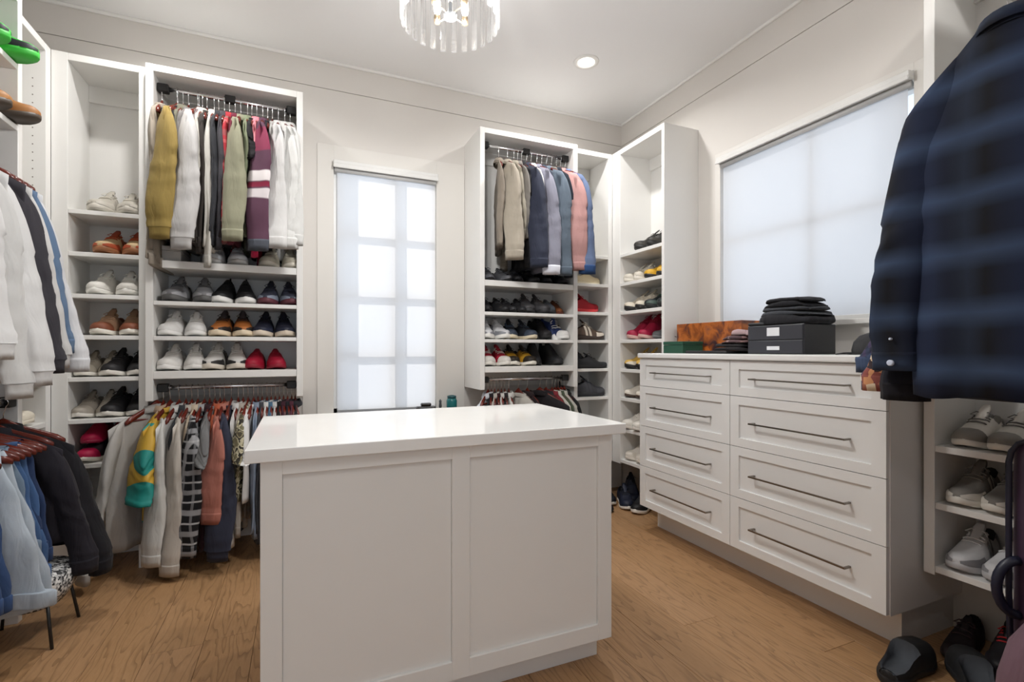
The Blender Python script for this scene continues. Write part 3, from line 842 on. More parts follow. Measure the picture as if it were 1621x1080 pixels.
def sleeve_mesh(sg, hw, z0, slope, slen, flare, wid, th, rnd, bend=0.0, taper=.62, vshift=0.0, cuff=0.0, cuff_tight=.8, rot=25.0, gr0=.42):
    n, m = 20, 30
    ph = rnd.uniform(0, 6); rs = []
    for j in range(m):
        s = j / (m - 1)
        cu = (hw - wid * .42) * (1 - s) + (hw + flare) * s + .02 * math.sin(PI * s) * (1 if flare >= 0 else 0)
        a = wid * .5 * ((1 - s) + taper * s) * (1.12 if .05 < s < .3 else 1.0)
        b = th * (.60 + .40 * min(1, s / .18)) * ((1 - s) * 1.0 + .8 * s)
        gr = min(1.0, s / .17); gr = gr0 + (1 - gr0) * gr * (2 - gr); a *= gr; b *= gr
        ze = z0 - slope - slen
        g = min(1.0, s / .8); g = math.radians(rot) * (.40 + .60 * g * g * (3 - 2 * g))
        r = []
        for i in range(n):
            q = 2 * PI * i / n; c, sn = math.cos(q), math.sin(q)
            rd = 1 + .06 * math.sin(3 * q + ph + 3 * s) + .05 * math.sin(5 * q + 2 * ph - 5 * s); cr = .10 * math.sin(46 * s + ph + 2 * c) * math.exp(-((s - .48) / .14) ** 2) + .08 * math.sin(60 * s + ph) * math.exp(-((s - .92) / .08) ** 2)
            e1, e2 = a * math.copysign(abs(c) ** .85, c) * rd * (1 + cr * .4), b * sn * rd * (1 + cr)
            uu = cu + e1 * math.cos(g) - e2 * math.sin(g)
            zs = shoulder(uu, hw, z0, slope)
            z = zs * (1 - s) + ze * s
            v = e1 * math.sin(g) + e2 * math.cos(g) + .006 * math.sin(6 * s + ph) + vshift * s ** 1.3 + bend * math.sin(PI * s)
            uu += (.0028 * math.sin(19 * s + ph) + .008 * math.sin(4.2 * s + ph)) * s
            r.append((sg * uu, v, z))
        rs.append(r)
    mb = MB().rings(rs, False)
    for i in range(1, n // 2):
        mb.f.append((i, i + 1, n - i - 1, n - i) if i + 1 < n // 2 else (i, i + 1, n - i))
    mb.f.append((0, 1, n - 1))
    k = (m - 1) * n
    if not cuff: mb.f.append(tuple(k + i for i in range(n)))
    cf = None
    if cuff:
        last = rs[-1]; cx = sum(p[0] for p in last) / n; cy = sum(p[1] for p in last) / n
        def sc(f, dz): return [(cx + (p[0] - cx) * f, cy + (p[1] - cy) * f, p[2] + dz) for p in last]
        cf = MB().rings([sc(1.0, .004), sc(cuff_tight + .04, -.006), sc(cuff_tight, -cuff * .5), sc(cuff_tight * 1.0, -cuff), sc(cuff_tight * .8, -cuff + .006)])
    return mb, cf

def collar_mesh(kind, z0, th, rnd):
    if kind == 'shirt':
        rs = []
        for f, dz, g in ((1.0, -.018, .9), (.95, .022, .8), (1.0, .026, .9), (1.22, -.004, 1.35), (1.18, -.012, 1.3)):
            rs.append([(.060 * f * math.cos(q), .030 * g * math.sin(q), z0 + dz - .010 * math.cos(q) ** 2) for q in [2 * PI * k / 16 for k in range(16)]])
        return MB().rings(rs, False)
    if kind == 'hood':
        rs = []
        for s in range(8):
            f = s / 7; w = .02 + .10 * math.sin(PI * (.12 + .80 * f)); 
            rs.append([(w * math.cos(q), -.018 - .035 * math.sin(PI * f) + .030 * (.4 + math.sin(PI * f)) * math.sin(q), z0 + .03 - .26 * f) for q in [2 * PI * k / 14 for k in range(14)]])
        return MB().rings(rs)
    rs = []
    for f, dz in ((1.0, -.014), (1.06, .004), (.95, .012), (.86, .004), (.88, -.014)):
        rs.append([(.066 * f * math.cos(q), .028 * f * math.sin(q), z0 + dz - .008 * math.cos(q) ** 2) for q in [2 * PI * k / 16 for k in range(16)]])
    return MB().rings(rs, False)

NAMES = {'shirt': 'shirt', 'sweatshirt': 'sweatshirt', 'hoodie': 'hoodie', 'jacket': 'jacket', 'sweater': 'sweater', 'tshirt': 't_shirt', 'padded': 'padded_jacket', 'vest': 'vest'}
def garment(kind, pos, rz, mat, label, group, seed, length=.72, hw=.205, hem=.225, slen=.60, flare=.035, sw=.13, th=.026, sth=.028, slope=.085, vshift=0.0, bend=0.0,
            cuffm=None, collm=None, folds=3.0, amp=.010, z0=-.108, back=True, sleeve_mat=None, extras=None, hang=None, back_flare=-0.045, band=None, rot=None, taper=None, tlen=.19, gr0=.42):
    rnd = random.Random(seed)
    t = thing(NAMES[kind], pos, label, {'t_shirt': 'T-shirt', 'padded_jacket': 'jacket'}.get(NAMES[kind], NAMES[kind]), group, rz)
    sl = slen if kind not in ('tshirt',) else tlen
    link('body', body_mesh(hw, hem, length, th, z0, slope, rnd, folds, amp).mesh('body', 0, True), mat, t)
    tight = .80 if kind in ('sweatshirt', 'hoodie', 'sweater', 'padded') else .98
    cl = 0.055 if kind != 'tshirt' else 0.0
    if kind != 'vest':
        for sg in (1, -1):
            fl = flare if sg == 1 else back_flare
            w = sw if sg == 1 else sw * .85
            a, c = sleeve_mesh(sg, hw, z0, slope, sl, fl, w, sth, rnd, bend if sg == 1 else 0, taper or (.70 if kind != 'tshirt' else .95), vshift if sg == 1 else 0, cl, tight, (rot if rot is not None else (28 if kind == 'tshirt' else 72 if sw >= .145 else 18)) if sg == 1 else 0, gr0)
            s = link('sleeve', a.mesh('sleeve', 0, True), sleeve_mat or mat, t)
            if c: link('cuff', c.mesh('cuff', 0, True), cuffm or sleeve_mat or mat, s)
    ck = {'shirt': 'shirt', 'jacket': 'shirt', 'hoodie': 'hood', 'padded': 'shirt'}.get(kind, 'crew')
    link('collar', collar_mesh(ck, z0, th, rnd).mesh('collar', 0, True), collm or mat, t)
    if kind in ('sweatshirt', 'hoodie', 'sweater', 'padded'):
        rs = []
        for f, dz in ((1.0, .03), (.96, .018), (.95, -.02), (.9, -.022)):
            rs.append([(hem * f * math.copysign(abs(math.cos(q)) ** .75, math.cos(q)), (th * .9 + .006) * f * math.sin(q), -length + dz) for q in [2 * PI * k / 24 for k in range(24)]])
        link('hem_band', MB().rings(rs).mesh('hem_band', 0, True), cuffm or mat, t)
    if kind in ('shirt', 'jacket') and not band:
        bm = MB().box(-.0035, .0035, th * .62, th * .62 + .0035, -length * .92, z0 - .02)
    return t

def trousers(pos, rz, mat, label, group, seed, drop=.55, hw=.12, th=.022, name='jeans', cat='jeans', swing=0.0, hemm=None, u0=0.0, zt=-.140):
    """folded over a hanger bar: one leg in front, one behind"""
    rnd = random.Random(seed)
    t = thing(name, pos, label, cat, group, rz)
    for s in (1, -1):
        n, m = 22, 14; rs = []
        ph = rnd.uniform(0, 6); dr = drop * (1 if s == 1 else rnd.uniform(.9, .98))
        for j in range(m):
            f = j / (m - 1)
            a = hw * (1.0 + .10 * math.sin(PI * f) - .06 * f)
            b = th * .55 * (.55 + .45 * min(1, f / .15)) * (1 + .25 * math.sin(9 * f + ph))
            r = []
            for i in range(n):
                q = 2 * PI * i / n
                u = u0 + a * math.copysign(abs(math.cos(q)) ** .7, math.cos(q)) + swing * f + .006 * math.sin(17 * f + ph)
                v = s * (.004 + th * .5 * min(1, f / .1)) + b * math.sin(q) + .007 * math.sin(4.5 * u / hw + ph + 2 * f) * f
                r.append((u, v, zt + .010 * (1 - f) ** 4 - dr * f + .006 * math.sin(3 * u / hw + ph) * f))
            rs.append(r)
        lg = link('leg', MB().rings(rs).mesh('leg', 0, True), mat, t)
        last = rs[-1]; cx = sum(p[0] for p in last) / n; cy = sum(p[1] for p in last) / n
        def sc(f, dz): return [(cx + (p[0] - cx) * f, cy + (p[1] - cy) * f, p[2] + dz) for p in last]
        link('hem', MB().rings([sc(1.01, .052), sc(1.06, .048), sc(1.06, .002), sc(1.0, -.003)]).mesh('hem', 0, True), hemm or mat, lg)
    rs = []
    for k in range(9):
        q = PI * k / 8
        rs.append([(u0 + u, (.004 + .010) * math.cos(q), zt + .004 + .012 * math.sin(q) + dz) for u, dz in ((-hw, 0), (-hw * .3, .001), (hw * .3, .001), (hw, 0))])
    link('fold', MB().rings(rs, False, False).mesh('fold', 0, True), mat, t)
    return t
# ---------------------------------------------------------------- clothes on the rods
def dull(c, k=.86, s=.80):
    r, g, b = [int(c[i:i + 2], 16) for i in (1, 3, 5)]
    y = .3 * r + .59 * g + .11 * b
    return '#%02x%02x%02x' % tuple(max(0, min(255, int((y + (v - y) * s) * (k if y > 120 else .92)))) for v in (r, g, b))
def hang(kind, pos, rz, mat, desc, where, group, seed, hmat=None, **kw):
    g = garment(kind, pos, rz, mat, desc + ' ' + where, group, seed, **kw)
    hanger(pos, rz, 'hanger holding the ' + desc + ' ' + where, 'wooden hangers ' + group, hmat, scale=(min(.98, kw.get('hw', .205) / (.29 if pos[1] > 3 else .235)) * (.45 if kw.get('slope', 0) > .15 else 1), 1, 1))
    return g

R90 = -PI / 2
def tw(d): return R90 - math.radians(d)
GLU = 'clothes on the upper rod beside the island'
RED_PLAID = stripes('red_plaid', '#b5363f', [(2, .12, 0, .018, '#6f6a66', .7), (2, .12, .05, .010, '#e58a86', .6), (0, .11, .02, .016, '#8e2a33', .6)])
BLOCKS = stripes('burgundy_blocks', '#57394a', [(2, 2.0, .47, .030, '#d8d2d2', .97), (2, 2.0, .57, .026, '#cfc8ca', .97), (2, 2.0, .52, .014, '#7c2039', .95), (2, 2.0, .26, .07, '#8a3550', .8)], soft=.002)
CRIM = stripes('crimson_satin', '#b01f45', [(2, .9, .30, .05, '#eadfe0', .95), (2, .9, .18, .12, '#d98a94', .9)], rough=.5, soft=.01)
PLAID_BW = stripes('black_white_plaid', '#17171a', [(2, .10, 0, .012, '#9a9a9c', .75), (2, .10, .05, .004, '#d8d8d8', .6), (0, .09, .02, .010, '#b9b9bb', .7), (1, .05, .0, .006, '#8a8a8c', .5)])
CAMO = blotch('camouflage', ['#47412f', '#8a8266', '#2f2b22', '#b0a98f', '#6d674d'], 16, 'noise')
FLORAL = blotch('floral_print', ['#2c1f25', '#c98e63', '#8a4a43', '#d9c1a0', '#4b3a52', '#a86a55', '#e0cdb2'], 34)
EMBRO = blotch('embroidered_denim', ['#27314b', '#31405f', '#1e2438', '#3d3352', '#27314b', '#5a3b52'], 40)
TWEED = blotch('tweed', ['#d7d7d5', '#2a2b2d', '#8d8e8f', '#3a3b3d', '#b9bab9'], 120)
LEOPARD = blotch('leopard_print', ['#8d6f5f', '#3a2d2a', '#b79681', '#5a4340'], 70)

lu = [  # neck px, kind, colour or material, description, twist, options
    (256, 'sweater', '#b3a594', 'long beige knit cardigan', 2, dict(length=.96, slen=.66, sw=.10)),
    (278, 'sweatshirt', '#a78a3c', 'mustard yellow sweatshirt', 4, dict(sw=.165, slen=.615, length=.78, sth=.034)),
    (279, 'tshirt', '#1f1e20', 'black T-shirt', 2, dict(length=.86)),
    (287, 'jacket', '#716e5c', 'olive grey jacket', 2, dict(length=.80)),
    (295, 'sweater', '#8b8784', 'grey marl sweater', 4, dict(length=.84)),
    (309, 'sweatshirt', '#d2d0ce', 'pale grey wide-sleeved sweatshirt', 5, dict(sw=.175, slen=.66, length=.80, sth=.036)),
    (311, 'sweater', '#8a8082', 'mauve grey sweater', 2, dict(length=.82)),
    (316, 'shirt', '#ddd8cb', 'cream shirt', 2, dict(length=.84)),
    (323, 'sweater', '#3b3431', 'dark brown sweater', 2, dict(length=.86, slen=.66)),
    (334, 'shirt', '#e2ddd3', 'long ivory shirt', 2, dict(length=.88, slen=.73)),
    (341, 'jacket', '#36383d', 'charcoal jacket', 2, dict(length=.80, slen=.62)),
    (350, 'jacket', '#47434a', 'dark plum grey jacket', 1, dict(length=.82, slen=.63)),
    (358, 'padded', RED_PLAID, 'red plaid padded jacket', 1, dict(length=.76, th=.032)),
    (367, 'shirt', '#7b2138', 'burgundy shirt', 0, dict(length=.82)),
    (376, 'jacket', '#a2a082', 'sage green jacket', 2, dict(sw=.15, slen=.60)),
    (387, 'shirt', '#8e9873', 'soft green shirt', 1, dict(slen=.55)),
    (394, 'tshirt', '#201e22', 'black short-sleeved top', 0, dict(length=.86)),
    (402, 'shirt', CRIM, 'crimson and pink satin shirt', 1, dict(slen=.66, cuffm=fabric('#b8244c'))),
    (412, 'jacket', BLOCKS, 'plum jacket with white blocks', 1, dict(sw=.15, slen=.64, cuffm=fabric('#4c5059'), length=.82)),
    (420, 'sweater', '#23232b', 'navy sweater', 0, dict(length=.80)),
    (428, 'sweatshirt', '#c7c4c0', 'light grey sweatshirt', -1, dict(slen=.55)),
    (438, 'shirt', '#e7e6e4', 'crisp white shirt', 2, dict(sw=.17, slen=.62)),
    (449, 'shirt', '#ecebe9', 'loose white shirt', -2, dict(sw=.19, slen=.62)),
    (458, 'shirt', '#e4e3e1', 'last white shirt', -3, dict(sw=.15, slen=.60)),
]
for n, (px, kind, c, d, t, kw) in enumerate(lu):
    x = -0.703 + (px - 250) * .00312
    m = fabric(dull(c)) if isinstance(c, str) else c
    kw = dict(dict(th=.020, sth=.024, hw=.230, flare=.04) if kw.get('sw', 0) >= .145 else dict(th=.018, sth=.020, hw=.180, flare=-.005, sw=.11), **kw)
    hang(kind, (x, RY, RZ), tw(t), m, d, 'on the upper rod beside the island', GLU, 100 + n, **kw)

GLL = 'clothes on the lower rod beside the island'
def yellow_teal():
    m, t, p = new_mat('yellow_teal_panels')
    co = t.nodes.new('ShaderNodeTexCoord'); sp = t.nodes.new('ShaderNodeSeparateXYZ')
    t.links.new(co.outputs['Object'], sp.inputs[0])
    # triangular teal panels: z folded into bands, compared with distance along the sleeve
    pp = t.nodes.new('ShaderNodeMath'); pp.operation = 'PINGPONG'; pp.inputs[1].default_value = .085
    t.links.new(sp.outputs[2], pp.inputs[0])
    a = t.nodes.new('ShaderNodeMath'); a.operation = 'MULTIPLY_ADD'; a.inputs[1].default_value = 0.62; a.inputs[2].default_value = -0.105
    t.links.new(sp.outputs[0], a.inputs[0])
    g = t.nodes.new('ShaderNodeMath'); g.operation = 'LESS_THAN'
    t.links.new(pp.outputs[0], g.inputs[0]); t.links.new(a.outputs[0], g.inputs[1])
    mx = t.nodes.new('ShaderNodeMixRGB'); mx.inputs[1].default_value = lin('#b8932f'); mx.inputs[2].default_value = lin('#178078')
    t.links.new(g.outputs[0], mx.inputs[0]); t.links.new(mx.outputs[0], p.inputs['Base Color'])
    p.inputs['Roughness'].default_value = .6
    return m
YELTEAL = yellow_teal()
ll = [
    (248, 'shirt', '#bdb8b3', 'pale grey linen shirt pulled outwards', 42, dict(length=.80, slen=.70, flare=.10, sw=.17, hw=.24, hem=.25, sth=.030)),
    (258, 'shirt', '#c9a88a', 'peach shirt with mustard cuffs', 8, dict(length=.74, slen=.63, cuffm=fabric('#c98f22'))),
    (268, 'tshirt', YELTEAL, 'yellow jersey with teal panels', 20, dict(length=.66, sw=.20, sth=.04, tlen=.36, rot=60, taper=.95, hw=.22)),
    (281, 'shirt', '#dcdad4', 'off-white shirt', 14, dict(length=.80, slen=.66, sw=.15)),
    (291, 'jacket', '#3b3d43', 'charcoal jacket', 9, dict(length=.70, slen=.4)),
    (300, 'shirt', '#d3cabd', 'cream shirt with rolled cuff', 11, dict(length=.80, slen=.72, sw=.15)),
    (309, 'shirt', '#dfc9ac', 'ivory peach shirt', 8, dict(length=.72, slen=.5)),
    (319, 'shirt', PLAID_BW, 'black and white plaid flannel shirt', 9, dict(length=.80, slen=.64, sw=.17, sth=.034)),
    (327, 'shirt', '#3a1d24', 'dark maroon shirt', 4, dict(length=.82)),
    (335, 'tshirt', '#7f7f80', 'grey T-shirt', 7, dict(length=.60, sw=.2)),
    (343, 'shirt', '#cb5a35', 'orange shirt', 6, dict(length=.66, slen=.46)),
    (350, 'shirt', '#cf7a66', 'coral shirt', 6, dict(length=.64, slen=.44, sw=.15)),
    (361, 'sweatshirt', '#33374b', 'navy sweatshirt', 6, dict(length=.80, slen=.68, sw=.19, sth=.036)),
    (372, 'shirt', '#e1dfdb', 'white cotton shirt', 6, dict(length=.78, slen=.60)),
    (380, 'shirt', '#b9ada0', 'stone coloured shirt', 6, dict(length=.66, slen=.55)),
    (388, 'tshirt', CAMO, 'camouflage T-shirt', 8, dict(length=.60, sw=.2)),
    (397, 'tshirt', '#e6e5e3', 'bright white T-shirt', 9, dict(length=.62, sw=.22)),
    (404, 'shirt', '#8797b0', 'light blue shirt', 3, dict(length=.78, slen=.62)),
    (411, 'shirt', '#3c3d44', 'slate shirt', 2, dict(length=.78)),
    (419, 'shirt', '#dcdbd8', 'plain white shirt', 2, dict(length=.76)),
    (426, 'shirt', '#466d8c', 'teal blue shirt', 2, dict(length=.80, slen=.66)),
    (433, 'shirt', '#dedddc', 'pearl white shirt', 1, {}),
    (440, 'shirt', '#1f1c20', 'black shirt', 1, {}),
    (447, 'shirt', '#4b2230', 'wine red shirt', 0, {}),
    (454, 'shirt', '#232127', 'ink black shirt', 0, {}),
    (461, 'shirt', '#5c2a3a', 'plum red shirt', -1, {}),
    (467, 'shirt', '#2a2a30', 'jet black end shirt', -2, {}),
]
for n, (px, kind, c, d, t, kw) in enumerate(ll):
    x = -0.703 + (px - 250) * .00312
    m = fabric(dull(c)) if isinstance(c, str) else c
    kw = dict(dict(th=.020, sth=.024, hw=.230, flare=.04) if kw.get('sw', 0) >= .145 else dict(th=.018, sth=.020, hw=.180, flare=-.005, sw=.11), **kw)
    if kw.get('slen', 0) > .6: kw['slen'] -= .05
    kw['length'] = min(kw.get('length', .74), .80)
    hang(kind, (x, RY, RZ2), tw(t), m, d, 'on the lower rod beside the island', GLL, 200 + n, **kw)

GAU = 'clothes on the upper rod near the corner'
au = [
    (788, 'jacket', '#9a8d7d', 'taupe jacket', 18, dict(length=.72, slen=.48)),
    (801, 'jacket', '#b4a996', 'stone jacket with patch cuffs', 14, dict(length=.70, slen=.58, sw=.17, sth=.034)),
    (811, 'shirt', '#a69d8b', 'khaki shirt', 8, dict(length=.66, slen=.42)),
    (817, 'shirt', '#87827a', 'grey beige shirt', 6, dict(length=.66, slen=.42)),
    (823, 'jacket', '#191a1f', 'black jacket', 7, dict(length=.84, slen=.60)),
    (831, 'jacket', '#30364a', 'navy satin jacket', 8, dict(length=.84, slen=.62, sw=.17, sth=.036)),
    (838, 'shirt', '#e6e4e2', 'narrow white shirt', 4, dict(length=.80, slen=.60)),
    (847, 'shirt', '#9494a6', 'lavender grey shirt with white cuff', 5, dict(length=.86, slen=.66, sw=.17, cuffm=fabric('#d6d8e2'), sth=.034)),
    (855, 'jacket', '#343c4e', 'dark slate jacket', 2, dict(length=.86, slen=.62)),
    (863, 'shirt', '#5a6a7a', 'washed teal denim shirt', 1, dict(length=.86, slen=.66, sw=.15)),
    (871, 'jacket', '#5f615b', 'olive jacket', 0, dict(length=.76, slen=.60)),
    (879, 'shirt', '#17202f', 'midnight shirt with pale trim', 0, dict(length=.84, slen=.66)),
    (886, 'shirt', '#c9918c', 'salmon pink shirt', -1, dict(length=.74, slen=.62, sw=.15)),
    (894, 'shirt', '#5d7097', 'blue denim shirt', -4, dict(length=.80, slen=.64, sw=.17, sth=.034, cuffm=fabric('#27436e'))),
]
for n, (px, kind, c, d, t, kw) in enumerate(au):
    x = 1.175 + (px - 768) * .005
    m = fabric(dull(c)) if isinstance(c, str) else c
    kw = dict(dict(th=.020, sth=.026, hw=.230, flare=.04) if kw.get('sw', 0) >= .145 else dict(th=.018, sth=.022, hw=.185, flare=.0, sw=.11), **kw)
    hang(kind, (x, RY, RZ), tw(t), m, d, 'on the upper rod near the corner', GAU, 300 + n, **kw)

GAL = 'clothes on the lower rod near the corner'
al = [
    (772, 'jacket', '#dfe3ec', 'white track jacket with navy piping', 42, dict(hw=.22)),
    (777, 'jacket', '#1e1c20', 'black blazer', 28, {}), (782, 'shirt', '#cfc8bd', 'sand shirt', 26, {}), (787, 'shirt', '#3a1a1e', 'maroon shirt', 24, {}),
    (792, 'shirt', '#dcd8d0', 'chalk white shirt', 22, {}), (797, 'jacket', '#262226', 'dark jacket', 20, {}), (803, 'shirt', '#e2dfd8', 'soft white shirt', 14, {}),
    (818, 'sweatshirt', '#cfcac0', 'broad cream sweatshirt', -28, dict(slope=.09, th=.05)), (832, 'jacket', '#2a1d20', 'brown black jacket', -10, {}),
    (852, 'jacket', '#211d21', 'large black leather jacket', -34, dict(hw=.24, th=.05)), (862, 'jacket', '#2b2529', 'second leather jacket', -20, {}),
    (872, 'shirt', '#8d2430', 'red shirt with white edge', -8, {}), (877, 'shirt', '#ddd9cd', 'cream shirt beside the red one', -8, {}), (882, 'shirt', '#4d5a44', 'moss green shirt', -8, {}),
    (887, 'shirt', '#d2cfc2', 'bone shirt', -10, {}), (892, 'shirt', '#1f2022', 'black end shirt', -10, {}),
]
for n, (px, kind, c, d, t, kw) in enumerate(al):
    x = 1.175 + (px - 768) * .005
    kw = dict(dict(th=.020, sth=.024, hw=.230, flare=.04) if kw.get('sw', 0) >= .145 else dict(th=.018, sth=.020, hw=.180, flare=-.005, sw=.11), **kw)
    hang(kind, (x, RY, RZ2), tw(t), fabric(dull(c)), d, 'on the lower rod near the corner', GAL, 400 + n, **kw)

# ---- clothes on the long unit along the left wall
GNU = 'tops hanging on the long unit'
RX = -1.205
nu = [
    (2.665, 'shirt', '#dfe1e4', 'white shirt farthest along the rod', dict(slen=.68, flare=.10)),
    (2.610, 'shirt', '#5f7ea3', 'light blue denim shirt', dict(slen=.60, flare=.075)),
    (2.560, 'sweatshirt', '#d7d5d3', 'pale grey sweatshirt', dict(slen=.66, flare=.075)),
    (2.500, 'sweatshirt', '#37343d', 'dark charcoal sweatshirt', dict(slen=.68, flare=.085, sw=.15)),
    (2.390, 'hoodie', '#e2e1e1', 'white hoodie', dict(slen=.72, flare=.09, sw=.16, length=.80)),
    (2.300, 'sweatshirt', '#d9d8d7', 'off-white sweatshirt', dict(slen=.76, flare=.06, sw=.17, length=.72)),
    (2.170, 'sweatshirt', '#e8e8e8', 'bright white sweatshirt', dict(slen=.62, flare=.05, sw=.20, length=.66)),
]
for n, (y, kind, c, d, kw) in enumerate(nu):
    kw = dict(dict(hw=.225, hem=.235, th=.034, sth=.036, length=.74), **kw)
    hang(kind, (RX, y, 1.985), math.radians(random.uniform(-4, 4)), fabric(dull(c, .88)), d, 'on the long unit', GNU, 500 + n, **kw)
GNL = 'trousers and jackets on the low rod'
RX2 = -1.11
hang('jacket', (RX2, 2.66, .935), 0.05, fabric('#16151a'), 'black jacket', 'on the low rod beside the corner tower', GNL, 560, length=.60, slen=.50, flare=.09, hw=.225, hem=.27, th=.04, sth=.04, sw=.15)
hang('jacket', (RX2, 2.57, .935), 0.02, fabric('#211f26'), 'ink blue jacket', 'on the low rod beside the corner tower', GNL, 561, length=.56, slen=.46, flare=.06, hw=.22, hem=.26, th=.035, sth=.036)
nl = [(2.47, '#27385a', 'dark indigo jeans', .46, .10, .125, .05), (2.39, '#3f5c86', 'mid blue jeans', .52, .11, .13, .05), (2.31, '#6f8296', 'grey blue jeans', .40, .12, .12, .04),
      (2.22, '#a9b4bf', 'pale bleached jeans with deep cuffs', .56, .13, .135, .10), (2.12, '#33496f', 'deep blue jeans', .50, .12, .13, .05), (2.03, '#5b7494', 'washed blue jeans', .54, .12, .13, .04)]
for n, (y, c, d, drop, u0, hw, sw_) in enumerate(nl):
    dm = fabric(c, .85, .05, .30)
    trousers((RX2, y, .935), math.radians(random.uniform(-5, 5)), dm, d + ' folded over a hanger on the low rod', GNL, 600 + n, drop=drop, hw=hw * .86, u0=u0 - .07, swing=sw_ + .04, th=.045)
    hanger((RX2, y, .935), math.radians(random.uniform(-5, 5)), 'wooden hanger holding the ' + d + ' on the low rod', 'wooden hangers on the low rod')
for n, y in enumerate((2.43, 2.35, 2.265, 2.17)):
    hanger((RX2, y, .935), math.radians(random.uniform(-7, 7)), 'empty mahogany hanger on the low rod, number %s from the corner' % ('one', 'two', 'three', 'four')[n], 'wooden hangers on the low rod')

# ---- big shirts hanging close on the right
GF = 'jackets hanging beside the dresser'
sh = thing('hanging_rail_unit', (1.85, 0.45, 2.45), 'white shelf with a clothes rod carrying the plaid shirt', 'clothes rail')
part('shelf', B(1.25, 2.199, 0.02, 0.86, 2.62, 2.655), WHITE, sh, .0015)
part('end_panel', B(1.22, 1.25, 0.02, 0.40, 0, 2.655), WHITE, sh, .0015)
part('clothes_rod', MB().tube([(1.25, .684, 2.115), (2.2, .684, 2.115)], .014, 14), CHROME, sh, smooth=True)
for x in (1.30, 2.16):
    part('rod_hanger', B(x - .006, x + .006, .674, .694, 2.115, 2.62), CHROME, sh, .002)
PLAID = stripes('navy_plaid', '#0e0f16', [(0, .24, .05, .055, '#19223a', .9), (2, .165, .02, .024, '#415371', .58), (0, .24, .15, .010, '#2c3950', .4)], soft=.15)
kwF = dict(hw=.25, hem=.225, slope=.20, z0=-.075, th=.05, sth=.055, back_flare=-.08, sw=.19, rot=12, gr0=.95)
plaid_shirt = hang('shirt', (1.745, .684, 2.115), PI / 2, PLAID, 'navy plaid overshirt', 'hanging close to the camera', GF, 700, length=1.10, slen=.70, flare=.015, bend=0.0, **kwF)
for z, r in ((-1.005, .0095), (-.93, .004)):
    bm_ = MB().rings([[(.262 + f * r * math.cos(2 * PI * k / 14), .0475 + d, z + f * r * math.sin(2 * PI * k / 14)) for k in range(14)] for f, d in ((1, -.006), (1, .001), (.75, .0025))])
    link('button', bm_.mesh('button', 0, False), paint('pearl', '#c9d3e6', .25), plaid_shirt)
hang('jacket', (1.83, .684, 2.115), PI / 2, fabric('#14151f'), 'black bomber with striped cuff', 'hanging behind the plaid overshirt', GF, 701, length=1.02, slen=.80, flare=.05, cuffm=fabric('#14131a'), **kwF)
hang('shirt', (1.90, .684, 2.115), PI / 2, FLORAL, 'floral print shirt', 'hanging behind the plaid overshirt', GF, 702, length=1.0, slen=.78, flare=.155, **kwF)
hang('jacket', (1.97, .684, 2.115), PI / 2, EMBRO, 'embroidered denim jacket', 'hanging behind the plaid overshirt', GF, 703, length=1.0, slen=.72, flare=.215, cuffm=fabric('#3b4a66'), **kwF)

# ---------------------------------------------------------------- shoes on the shelves
D = -90
GL = 'shoes in the unit beside the island'
YS = 3.275
z1, z2, z3, z4 = SH4
lo = 'lowest shelf beside the island'
pair('low', C('#e4e2df', '#eceae6', '#d5d2cd', '#e8e6e2', '#dedcd8'), -.594, YS, z4, D, 'white leather sneaker', lo, GL)
pair('runner', C('#cfcdc9', '#d8cfc2', '#8e8c88', '#e6e4e0', '#2c2b2b'), -.388, YS, z4, D, 'white and black running shoe', lo, GL)
pair('slipon', C('#9c1430', '#8d1029', '#5c0d1c', None, '#a81a38'), -.186, YS, z4, D, 'dark red slip-on shoe', lo, GL)
lo = 'middle shelf beside the island'
pair('low', C('#e6e5e3', '#ecebe8', '#d0cecb', '#eae9e6', '#dcdbd9'), -.590, YS, z3, D, 'plain white sneaker', lo, GL)
pair('runner', C('#a5632f', '#e0cfb4', '#4a4443', '#2c2725', '#2a2523', tongue='#4a4346'), -.356, YS, z3, D, 'orange brown hiking shoe', lo, GL, gap=.108)
pair('runner', C('#1d2030', '#d4c6b4', '#14151d', '#181a26', '#262a3c'), -.140, YS, z3, D, 'navy running shoe with beige sole', lo, GL)
lo = 'top open shelf beside the island'
pair('runner', C('#77777a', '#5b5a59', '#3c3c3d', '#58585a', '#97979a'), -.560, YS, z2, D, 'grey running shoe', lo, GL, gap=.13)
pair('sock', C('#17171a', '#e8e7e4', '#0f0f11', None, '#1a1a1c'), -.345, YS, z2, D, 'black sock sneaker with white sole', lo, GL)
pair('runner', C('#2c2f3d', '#5c2b35', '#1c1e28', '#3a3d4b', '#7a8290'), -.112, YS, z2, D, 'navy and burgundy running shoe', lo, GL)
lo = 'under the hanging tops beside the island'
pair('low', C('#dfe1e4', '#c9c7c4', '#3b3b3d', '#dfdfdf', '#d3d6da'), -.385, YS, z1, D, 'white sneaker', lo, GL)
pair('low', C('#b9b3a4', '#cfc9bb', '#8e897c', '#c7c1b2', '#a9a393'), -.105, YS, z1, D, 'beige sneaker', lo, GL)

